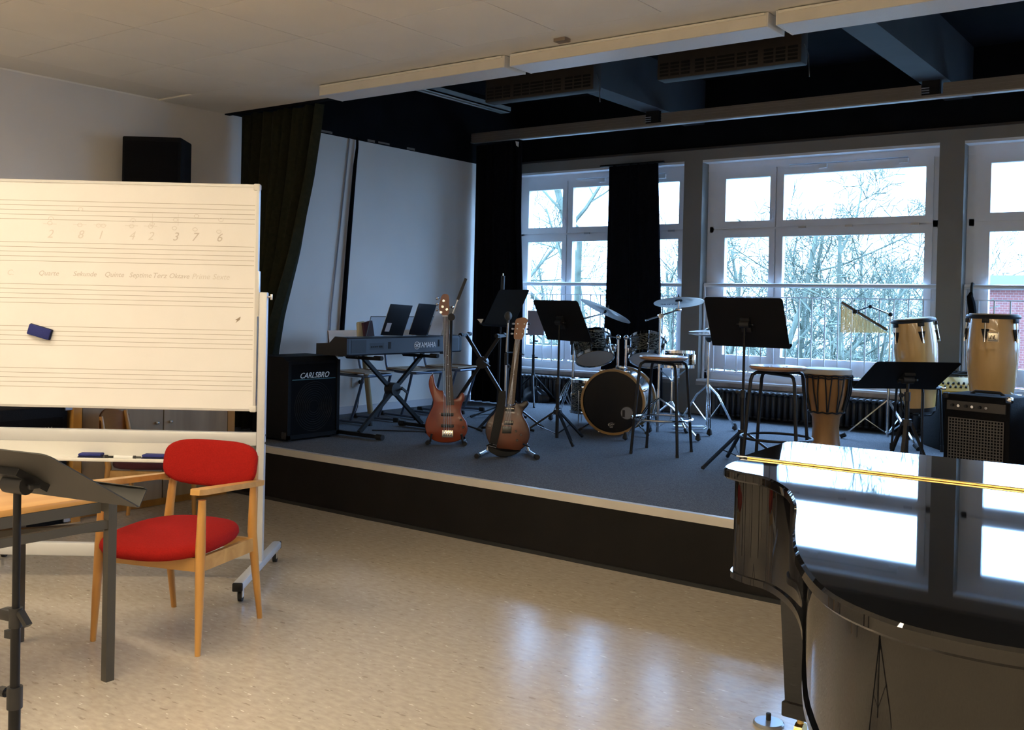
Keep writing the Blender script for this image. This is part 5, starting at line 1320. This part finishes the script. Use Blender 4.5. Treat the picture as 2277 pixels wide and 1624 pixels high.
# ---- bar stools
M_stoolw = wood('stool_ply', '#a4764a', '#bb8d5e', .35, 'X', 10, coat=.35)
def stool(label, x, y, rz, ringm=None):
    t = thing('bar_stool', label, 'stool', (x, y, S), rz, 'round bar stools')
    st_ = obj('seat', G().lathe([(0, .703), (.14, .703), (.172, .71), (.184, .722), (.184, .730), (.176, .735), (.10, .730), (0, .729)], 48), M_stoolw, t)
    for i in range(4):
        a = PI / 4 + i * PI / 2; obj('screw', G().cyl((.07 * math.cos(a), .07 * math.sin(a), .729), (.07 * math.cos(a), .07 * math.sin(a), .7325), .006, n=8), M_steel, st_)
    for k in range(2):
        a = PI / 4 + k * PI / 2; d = Vector((math.cos(a), math.sin(a), 0))
        pts = [tuple(q * d * a_ + U_ * z_) for q, a_, z_ in ((-1, .255, 0), (-1, .212, .5), (-1, .198, .648), (-1, .186, .678), (-1, .158, .692), (1, .158, .692), (1, .186, .678), (1, .198, .648), (1, .212, .5), (1, .255, 0))]
        h = .0 if k == 0 else -.0
        obj('leg_frame', G().tube([(p[0], p[1], max(p[2] - (.012 if (k and p[2] > .6) else 0), 0)) for p in pts], .0115, 10), M_blacksteel, t)
    obj('foot_ring', G().tube([(.230 * math.cos(2 * PI * i / 40), .230 * math.sin(2 * PI * i / 40), .262) for i in range(40)], .009, 8, True), ringm or M_chrome, t)
    for i in range(4):
        a = PI / 4 + i * PI / 2; obj('foot_plug', G().cyl((.255 * math.cos(a), .255 * math.sin(a), 0), (.253 * math.cos(a), .253 * math.sin(a), .02), .013, n=8), M_rubber, t)
    return t
stool('round bar stool with plywood seat in front of the snare drum', -3.592, 6.758, .175)
stool('round bar stool with plywood seat beside the djembe', -2.52, 6.33, .15, M_blacksteel)

# ---- djembe
M_djw = wood('djembe_wood', '#8a5f30', '#a97c46', .4, 'Z', 8)
M_skin = mat('goat_skin', (.62, .56, .46), .6, var=.1, vscale=6)
dj = thing('djembe', 'djembe drum with dark rope lacing and pale wooden foot', 'drum', (-2.675, 7.725, S))
Hd = .655
obj('shell', G().lathe([(.118, 0), (.122, .015), (.115, .03), (.104, .12), (.10, .2), (.106, .275), (.125, .31), (.155, .40), (.172, .50), (.178, .58), (.178, .64)], 48, None), M_djw, dj)
obj('skin', G().lathe([(.184, .615), (.188, .64), (.184, .652), (.17, .656), (0, .655)], 48, None, False), M_skin, dj)
for z, r in ((.605, .189), (.587, .190), (.318, .138)): obj('rope_ring', G().tube([(r * math.cos(2 * PI * i / 48), r * math.sin(2 * PI * i / 48), z + .004 * math.sin(12 * PI * i / 24)) for i in range(48)], .0065, 6, True), M_rubber, dj)
for i in range(24):
    a = 2 * PI * i / 24; b = a + (PI / 24 if i % 2 else -PI / 24) * .8
    obj('rope', G().tube([(.192 * math.cos(a), .192 * math.sin(a), .60), (.180 * math.cos((a + b) / 2), .180 * math.sin((a + b) / 2), .47), (.142 * math.cos(b), .142 * math.sin(b), .325)], .0058, 5), M_rubber, dj)
va = -.95
obj('carrying_cloth', G().grid(lambda u, v: ((.196 - .055 * v ** 1.4) * math.cos(va + .55 + .5 * u + .1), (.196 - .055 * v ** 1.4) * math.sin(va + .55 + .5 * u + .1), .60 - .26 * v), 8, 8), M_blackfabric, dj, 60)

# ---- congas
M_congaw = wood('conga_wood', '#cda25f', '#dfb878', .18, 'Z', 5, coat=.8)
def conga(name, label, base, axis, r, L, rot, badge):
    t = thing(name, label, 'drum', base, 0, 'wooden congas')
    m = axm((0, 0, 0), axis, tuple(F_)) @ Matrix.Rotation(rot, 4, 'Z')
    pf = [(.72, 0), (.76, .06), (.90, .25), (1.02, .45), (1.09, .62), (1.10, .72), (1.06, .84), (1.0, .95), (.975, .985)]
    pts = catmull([(r * a, L * b) for a, b in pf], 4)
    obj('shell', G().lathe(pts, 56, m), M_congaw, t)
    obj('skin', G().lathe([(r * 1.0, L * .972), (r * 1.02, L * .988), (r * .99, L * 1.0), (0, L * 1.0)], 56, m, False), M_skin, t)
    obj('rim', G().lathe([(r * 1.02, L * .952), (r * 1.11, L * .955), (r * 1.14, L * .972), (r * 1.10, L * .99), (r * 1.02, L * .985)], 56, m, False), M_blackplastic, t)
    obj('bottom_ring', G().lathe([(r * .73, -.002), (r * .745, -.002), (r * .775, .03), (r * .74, .03)], 40, m, False), M_rubber, t)
    for i in range(5):
        q = m @ Matrix.Rotation(2 * PI * i / 5, 4, 'Z')
        zz = L * .80; rr_ = r * 1.085
        l_ = obj('lug_plate', G().prism([(-.026, .045), (.026, .045), (.006, -.035), (-.006, -.035)], 0, .012, q @ T(rr_ - .004, 0, zz) @ basis((0, 1, 0), (0, 0, 1), (1, 0, 0))), M_rubber, t, 0)
        obj('tension_rod', G().cyl(q @ Vector((rr_ + .016, 0, zz - .03)), q @ Vector((r * 1.10, 0, L * .955)), .0045, n=7).cyl(q @ Vector((rr_ + .016, 0, zz - .045)), q @ Vector((rr_ + .016, 0, zz - .02)), .008, n=8), M_chrome, l_)
        obj('rim_claw', G().rbox((r * 1.10, 0, L * .935), (.02, .045, .03), .005, q), M_blackplastic, t)
    if badge is not None:
        q = m @ Matrix.Rotation(badge, 4, 'Z') @ T(r * 1.092, 0, L * .79) @ Matrix.Rotation(.05, 4, 'Y') @ basis((0, 1, 0), (0, 0, 1), (1, 0, 0))
        b_ = obj('badge', G().rbox((0, 0, 0), (.062, .062, .006), .004, q), M_gold, t)
        obj('badge_mark', G().tube([q @ Vector((x, y, .004)) for x, y in ((-.018, -.016), (-.01, .012), (0, -.004), (.01, .014), (.004, -.014), (.018, -.016))], .003, 5), mat('badge_dark', (.12, .08, .03), .4, .5), b_)
    return t
angc = math.atan2(-.802, .597)
cgx = Vector((-2.112, 8.268, .72)); cax = (Vector((-2.175, 8.231, 1.45)) - cgx)
conga('conga_drum', 'pale wooden conga tilted on its stand behind the flat music stand', tuple(cgx), tuple(cax), .150, .735, 0.9, None)
conga('conga_drum', 'pale wooden conga with a gold badge behind the small amplifier', (-1.486, 7.685, .74), (0, 0, 1), .156, .76, 0.2, None)
# badge on the second conga, towards the room
cb_ = [o for o in bpy.data.objects if o.name.startswith('conga_drum') and o.location.x > -1.6 and o.parent is None][0]
n_ = (Vector((0, 0)) - Vector((-1.486, 7.685))).normalized(); n3 = Vector((n_.x, n_.y, 0)); s3 = Vector((-n_.y, n_.x, 0))
q = basis(tuple(s3), (0, 0, 1), tuple(n3), tuple(n3 * .173 + U_ * .60))
b_ = obj('badge', G().rbox((0, 0, 0), (.062, .062, .008), .004, q), M_gold, cb_)
obj('badge_mark', G().tube([q @ Vector((x, y, .004)) for x, y in ((-.018, -.016), (-.01, .012), (0, -.004), (.01, .014), (.004, -.014), (.018, -.016))], .003, 5), mat('badge_dark', (.12, .08, .03), .4, .5), b_)
obj('badge_frame', G().tube([q @ Vector((x, y, .004)) for x, y in ((-.034, -.034), (.034, -.034), (.034, .034), (-.034, .034))], .003, 5, True), M_gold, b_)
def conga_stand(label, c, z, r):
    t = thing('conga_stand', label, 'stand', (c[0], c[1], S), 0, 'conga stands')
    obj('holding_ring', G().tube([(r * math.cos(2 * PI * i / 36), r * math.sin(2 * PI * i / 36), z) for i in range(36)], .009, 8, True), M_blacksteel, t)
    for k in range(3):
        a = -1.2 + k * 2 * PI / 3; d = Vector((math.cos(a), math.sin(a), 0))
        lg = obj('leg', G().tube([tuple(d * r + U_ * z), tuple(d * (r + .03) + U_ * (z - .03)), tuple(d * (r + .06) + U_ * .03)], .010, 8), M_blacksteel, t)
        obj('rubber_foot', G().cyl(tuple(d * (r + .06) + U_ * .0), tuple(d * (r + .06) + U_ * .05), .016, n=8), M_rubber, lg)
        obj('arm', G().tube([tuple(d * r + U_ * z), tuple(d * (r - .005) + U_ * (z - .10)), tuple(d * .142 + U_ * (z - .19)), tuple(d * .11 + U_ * (z - .225)), tuple(U_ * (z - .228))], .008, 6), M_blacksteel, t)
    obj('wing_nut', G().rbox((r + .02, 0, z), (.03, .05, .02), .004), M_chrome, t)
    return t
conga_stand('black tubular stand under the tilted conga', (-2.118, 8.265), .52, .158)
conga_stand('black tubular stand under the badged conga', (-1.486, 7.685), .54, .158)

# ---- wind chimes on a chrome stand
wc = thing('chime_stand', 'chrome tripod stand carrying the wind chimes before the middle window', 'stand', (-2.49, 8.72, S))
obj('pole', G().cyl((0, 0, .04), (0, 0, .62), .0125, n=12), M_chrome, wc)
obj('upper_pole', G().cyl((0, 0, .60), (0, 0, 1.08), .009, n=12), M_chrome, wc)
obj('height_clamp', G().cyl((0, 0, .58), (0, 0, .65), .018, n=12), M_chrome, wc)
for k, e in enumerate((Vector((-.366, -.05, .015)), Vector((.34, -.36, .015)), Vector((.10, .30, .015)))):
    g = G().bar(Vector((0, 0, .36)), e, .016, .010)
    lg = obj('leg', g, M_chrome, wc, 0); obj('brace', G().bar(Vector((0, 0, .07)), e * .5 + Vector((0, 0, .18)), .012, .006), M_chrome, lg, 0)
    obj('rubber_foot', G().cyl(tuple(e * .92 + Vector((0, 0, .025))), tuple(e * 1.04), .02, n=10), M_rubber, lg)
obj('boom_joint', G().sphere((0, 0, 1.085), .02), M_blackplastic, wc)
arm_a = Vector((-2.634, 8.638, 1.538)) - Vector((-2.49, 8.72, S)); arm_b = Vector((-2.735, 8.562, 1.492)) - Vector((-2.49, 8.72, S))
obj('boom_arm', G().cyl((0, 0, 1.085), tuple(arm_a), .007, n=8).cyl(tuple(arm_a), tuple(arm_b), .007, n=8), M_chrome, wc)
obj('boom_elbow', G().sphere(tuple(arm_a), .018), M_blackplastic, wc)
cm_ = thing('wind_chimes', 'row of golden wind chime tubes hanging from a slanted bar', 'wind chimes', (-2.735, 8.562, 1.492))
o0 = Vector((-2.735, 8.562, 1.492)); ca = Vector((-2.834, 8.49, 1.571)) - o0; cbb = Vector((-2.517, 8.723, 1.342)) - o0
obj('bar', G().bar(ca, cbb, .022, .02), wood('chime_bar', '#5a4630', '#6c5539', .5, 'X', 10), cm_, 0)
obj('clamp', G().rbox((0, 0, 0), (.04, .04, .035), .006), M_blackplastic, cm_)
M_brt = mat('chime_brass', (.66, .54, .30), .3, 1.0)
for i in range(36):
    s = i / 35; p = ca.lerp(cbb, .012 + .975 * s); ln = .225 * (1 - s) + .012
    c_ = obj('chime', G().cyl(tuple(p - U_ * .018), tuple(p - U_ * (.018 + ln)),  .0044, n=6), M_brt, cm_)

# ---- small amplifier with metal grille
aa = math.atan2(6.922 - 7.015, -1.245 + 1.622)
a2 = thing('guitar_amplifier', 'black guitar amplifier with square-holed metal grille behind the piano', 'amplifier', (-1.435, 6.968, S), aa)
obj('cabinet', G().rbox((0, .155, .295), (.43, .31, .57), .012), M_tolex, a2)
obj('baffle', G().b2((-.185, -.004, .03), (.185, .0, .43)), M_blackfabric, a2, 0)
gg = G()
for i in range(19): gg.b2((-.178 + i * .0197, -.012, .035), (-.1715 + i * .0197, -.009, .425))
for j in range(21): gg.b2((-.178, -.0122, .035 + j * .0192), (.183, -.0092, .0415 + j * .0192))
obj('metal_grille', gg, mat('grille_steel', (.15, .14, .13), .5, .6), a2, 0)
obj('control_panel', G().b2((-.19, -.012, .475), (.19, .0, .535), Matrix.Rotation(.0, 4, 'X')), mat('panel_silver', (.07, .065, .06), .45, .4), a2, 0)
for i in range(6): obj('knob', G().cyl((-.15 + i * .045, -.012, .505), (-.15 + i * .045, -.03, .505), .011, .009, n=12), M_chrome if i % 2 else M_blackplastic, a2)
obj('carrying_handle', G().tube([(-.11, .15, .575), (-.08, .15, .595), (.08, .15, .595), (.11, .15, .575)], .010, 8), M_rubber, a2)
obj('corner_guard', G().rbox((.205, .01, .565), (.04, .04, .04), .01), M_chrome, a2)
obj('corner_guard', G().rbox((-.205, .01, .565), (.04, .04, .04), .01), M_blackplastic, a2)
for sx in (-.18, .18):
    for yy in (.03, .27): obj('foot', G().cyl((sx, yy, 0), (sx, yy, .012), .018, n=10), M_rubber, a2)
b3 = thing('speaker_box', 'plain black speaker box standing beside the small amplifier', 'loudspeaker', (-.90, 7.12, S), aa)
obj('cabinet', G().rbox((0, .12, .27), (.50, .34, .54), .012), M_tolex, b3)
obj('grille_cloth', G().rbox((0, -.055, .27), (.45, .012, .48), .005), M_blackfabric, b3)
# ---- case with yellow mixer
fc = thing('flight_case', 'black flight case under the yellow mixer behind the congas', 'case', (-1.93, 8.78, S), .62)
obj('box', G().rbox((0, 0, .225), (.46, .34, .45), .01), M_tolex, fc)
for z in (.12, .33): obj('latch', G().rbox((-.12, -.174, z), (.03, .01, .03), .003), M_steel, fc)
mx = thing('mixer', 'yellow mixing desk with a row of dark knobs on the flight case', 'mixer', (-1.92, 8.75, S + .45), .62)
MXM = Matrix.Rotation(.55, 4, 'X')
obj('panel', G().rbox((0, 0, .078), (.42, .20, .035), .005, MXM), mat('mixer_yellow', (.62, .38, .05), .45), mx)
obj('base', G().b2((-.205, -.07, 0), (.205, .09, .055)), M_blackplastic, mx, 0)
for i in range(9):
    for j in range(2): obj('knob', G().cyl(MXM @ Vector((-.17 + i * .042, -.05 + j * .05, .094)), MXM @ Vector((-.17 + i * .042, -.05 + j * .05, .112)), .010, .008, n=8), M_rubber, mx)
cbl = thing('audio_cable', 'tangled black audio cable lying on top of the yellow mixer', 'cable', (-1.9, 8.80, S + .578))
rnd = random.Random(9); pts = []
for i in range(60):
    a = i * .55; r = .09 + .05 * math.sin(i * .37)
    pts.append((r * 1.5 * math.cos(a), r * .7 * math.sin(a) + .02, .012 + .012 * (1 + math.sin(i * .9)) + i * .0003))
obj('coil', G().tube(pts, .005, 6), M_rubber, cbl)
# ---- padded strap beside the pillar
ps = thing('padded_strap', 'narrow black padded strap hanging from the railing beside the right pillar', 'strap', (-2.03, 9.545, 1.12))
obj('pad', G().tube([(0.0, 0, .57), (-.012, 0, .53), (.0, 0, .47), (.012, 0, .40), (.008, 0, .33), (-.006, 0, .26)], [.012, .026, .033, .034, .033, .022], 10), M_blackfabric, ps)
obj('hook', G().tube([(0, 0, .55), (0, .0, .61), (0, .02, .645), (0, .045, .64)], .012, 8), M_blackplastic, ps)
obj('tail', G().tube([(-.008, 0, .28), (-.012, 0, .14), (-.02, 0, .0)], [.012, .010, .014], 8), M_blackfabric, ps)
# cables on the carpet
for i, (lb, pts) in enumerate((('black cable lying on the carpet beside the X stand foot', [(-6.0, 6.1), (-5.7, 6.3), (-5.44, 6.5), (-5.5, 6.66), (-5.62, 6.8)]),
        ('thin black cable running over the carpet towards the corner curtain', [(-5.6, 6.9), (-5.9, 7.2), (-6.1, 7.6), (-6.0, 8.2), (-6.3, 8.4)]))):
    tag(obj('floor_cable', G().tube([(x, y, S + .006) for x, y in catmull(pts, 6)], .005, 6), M_rubber), lb, 'cable', 'floor cables')
# ================================================================== OUTSIDE
M_grass = mat('winter_ground', (0.055, 0.065, 0.05), .95, var=.3, vscale=.6)
gnd = struct('ground_outside', G().b2((-90, 10.4, -3.4), (70, 120, -3.2)), M_grass)
M_bark = mat('bark', (0.065, 0.075, 0.055), .9, spec=.1, var=.35, vscale=3)
def tree_mesh(seed, H, spread, levels, trunk_r, lean=0.0, low=.25):
    rnd = random.Random(seed); g = G()
    def branch(p, d, L, r, lv):
        n = 4 if lv > 1 else 3; pts = [p]; rs = [r]; q = p.copy(); dd = d.copy()
        for i in range(n):
            dd = (dd + Vector((rnd.uniform(-1, 1), rnd.uniform(-1, 1), rnd.uniform(-.6, .9))) * .16).normalized()
            q = q + dd * (L / n); pts.append(q.copy()); rs.append(max(.009, r * (1 - .62 * (i + 1) / n)))
        g.tube(pts, rs, 6 if lv >= levels - 1 else (5 if lv > 2 else 3))
        if lv <= 0: return
        k = rnd.randint(4, 6)
        for i in range(k):
            t = low + (1 - low) * (i + rnd.random()) / k if lv == levels else .15 + .85 * (i + rnd.random()) / k
            j = min(n - 1, int(t * n)); f = t * n - j
            bp = pts[j].lerp(pts[j + 1], f); ax_ = (pts[j + 1] - pts[j]).normalized()
            side = ax_.orthogonal().normalized(); side.rotate(Quaternion(ax_, rnd.uniform(0, 2 * PI)))
            nd = (ax_ * rnd.uniform(.35, .8) + side * rnd.uniform(.6, 1.0) * spread + Vector((0, 0, .18))).normalized()
            branch(bp, nd, L * rnd.uniform(.42, .66) * (1 - .25 * t), r * (1 - .55 * t) * rnd.uniform(.42, .62), lv - 1)
    branch(Vector((0, 0, 0)), Vector((lean, 0, 1)).normalized(), H, trunk_r, levels)
    return mesh_of('branches', g, M_bark, 60)
TM = [tree_mesh(11, 8.5, 1.0, 4, .20, .35, .2), tree_mesh(23, 6.2, .95, 4, .11, -.2, .12), tree_mesh(37, 5.6, 1.1, 4, .09, .15, .1), tree_mesh(51, 6.0, 1.0, 4, .10, -.25, .1)]
rnd = random.Random(77)
# (distance into the garden, sideways ratio, kind, turn)
spots = []
for d, q, k, a in ((21, .035, 0, -.5), (25, .115, 0, 3.9), (24, .235, 2, 1.0), (26, .30, 1, 2.2), (23, .375, 3, .4), (31, .05, 1, 1.7), (33, .16, 3, 5.0), (34, .26, 2, 3.1), (32, .345, 1, 4.4), (33, .345, 2, .9), (42, .10, 3, 2.7), (44, .22, 1, .2), (43, .32, 3, 3.6), (45, .40, 2, 5.5), (30, -.05, 0, 1.2), (22, .46, 1, 2.0), (28, .19, 3, 2.9), (29, .27, 2, 5.9), (27, .335, 2, 4.9), (37, .06, 2, 3.3), (38, .30, 3, 1.4), (39, .37, 2, 2.5), (50, .17, 1, 4.0), (36, .21, 3, 0.5), (51, .35, 3, 1.9), (28, .01, 2, .7), (47, .28, 1, 1.1), (39, .41, 3, 2.9)):
    spots.append((-.597 * d + .802 * q * d, .802 * d + .597 * q * d, k, a))
for i, (x, y, k, a) in enumerate(spots):
    t = thing('bare_tree', 'bare winter tree standing outside the windows', 'tree', (x, y, -3.2), a, 'bare trees outside')
    s = 1.0 + .25 * ((i * 7) % 5 - 2) / 2
    o = obj('branches', TM[k], M_bark, t); o.scale = (s, s, s)
# brick house beyond the right window
def brick_mat():
    m = mat('brick', (.35, .14, .10), .85); nt = m.node_tree; b = nt.nodes['Principled BSDF']
    mp = [n for n in nt.nodes if n.type == 'MAPPING'][0]; mp.inputs['Rotation'].default_value = (PI / 2, 0, 0)
    br = nt.nodes.new('ShaderNodeTexBrick'); br.inputs['Scale'].default_value = 4.0
    br.inputs['Color1'].default_value = (.16, .045, .035, 1); br.inputs['Color2'].default_value = (.12, .035, .03, 1); br.inputs['Mortar'].default_value = (.2, .18, .17, 1)
    br.inputs['Mortar Size'].default_value = .012
    nt.links.new(mp.outputs['Vector'], br.inputs['Vector']); nt.links.new(br.outputs['Color'], b.inputs['Base Color'])
    return m
hs = thing('brick_house', 'red brick house beyond the window behind the congas', 'building', (-5.6, 28.4, -3.2))
obj('wall', G().b2((0, 0, 0), (16, 8, 5.4)), brick_mat(), hs, 0)
obj('roof_edge', G().b2((-.2, -.2, 5.4), (16.2, 8.2, 5.7)), mat('roof_edge', (.12, .12, .12), .6), hs, 0)
for wx in (4.2, 6.6, 9.0, 11.4, 13.8):
    for wz in (.8, 3.4):
        w_ = obj('window', G().b2((wx - .6, -.04, wz), (wx + .6, .05, wz + 1.4)), M_winframe, hs, 0)
        for sx in (-.3, .3): obj('pane', G().b2((wx + sx - .24, -.06, wz + .08), (wx + sx + .24, -.035, wz + 1.32)), mat('far_glass', (.05, .06, .07), .1), w_, 0)
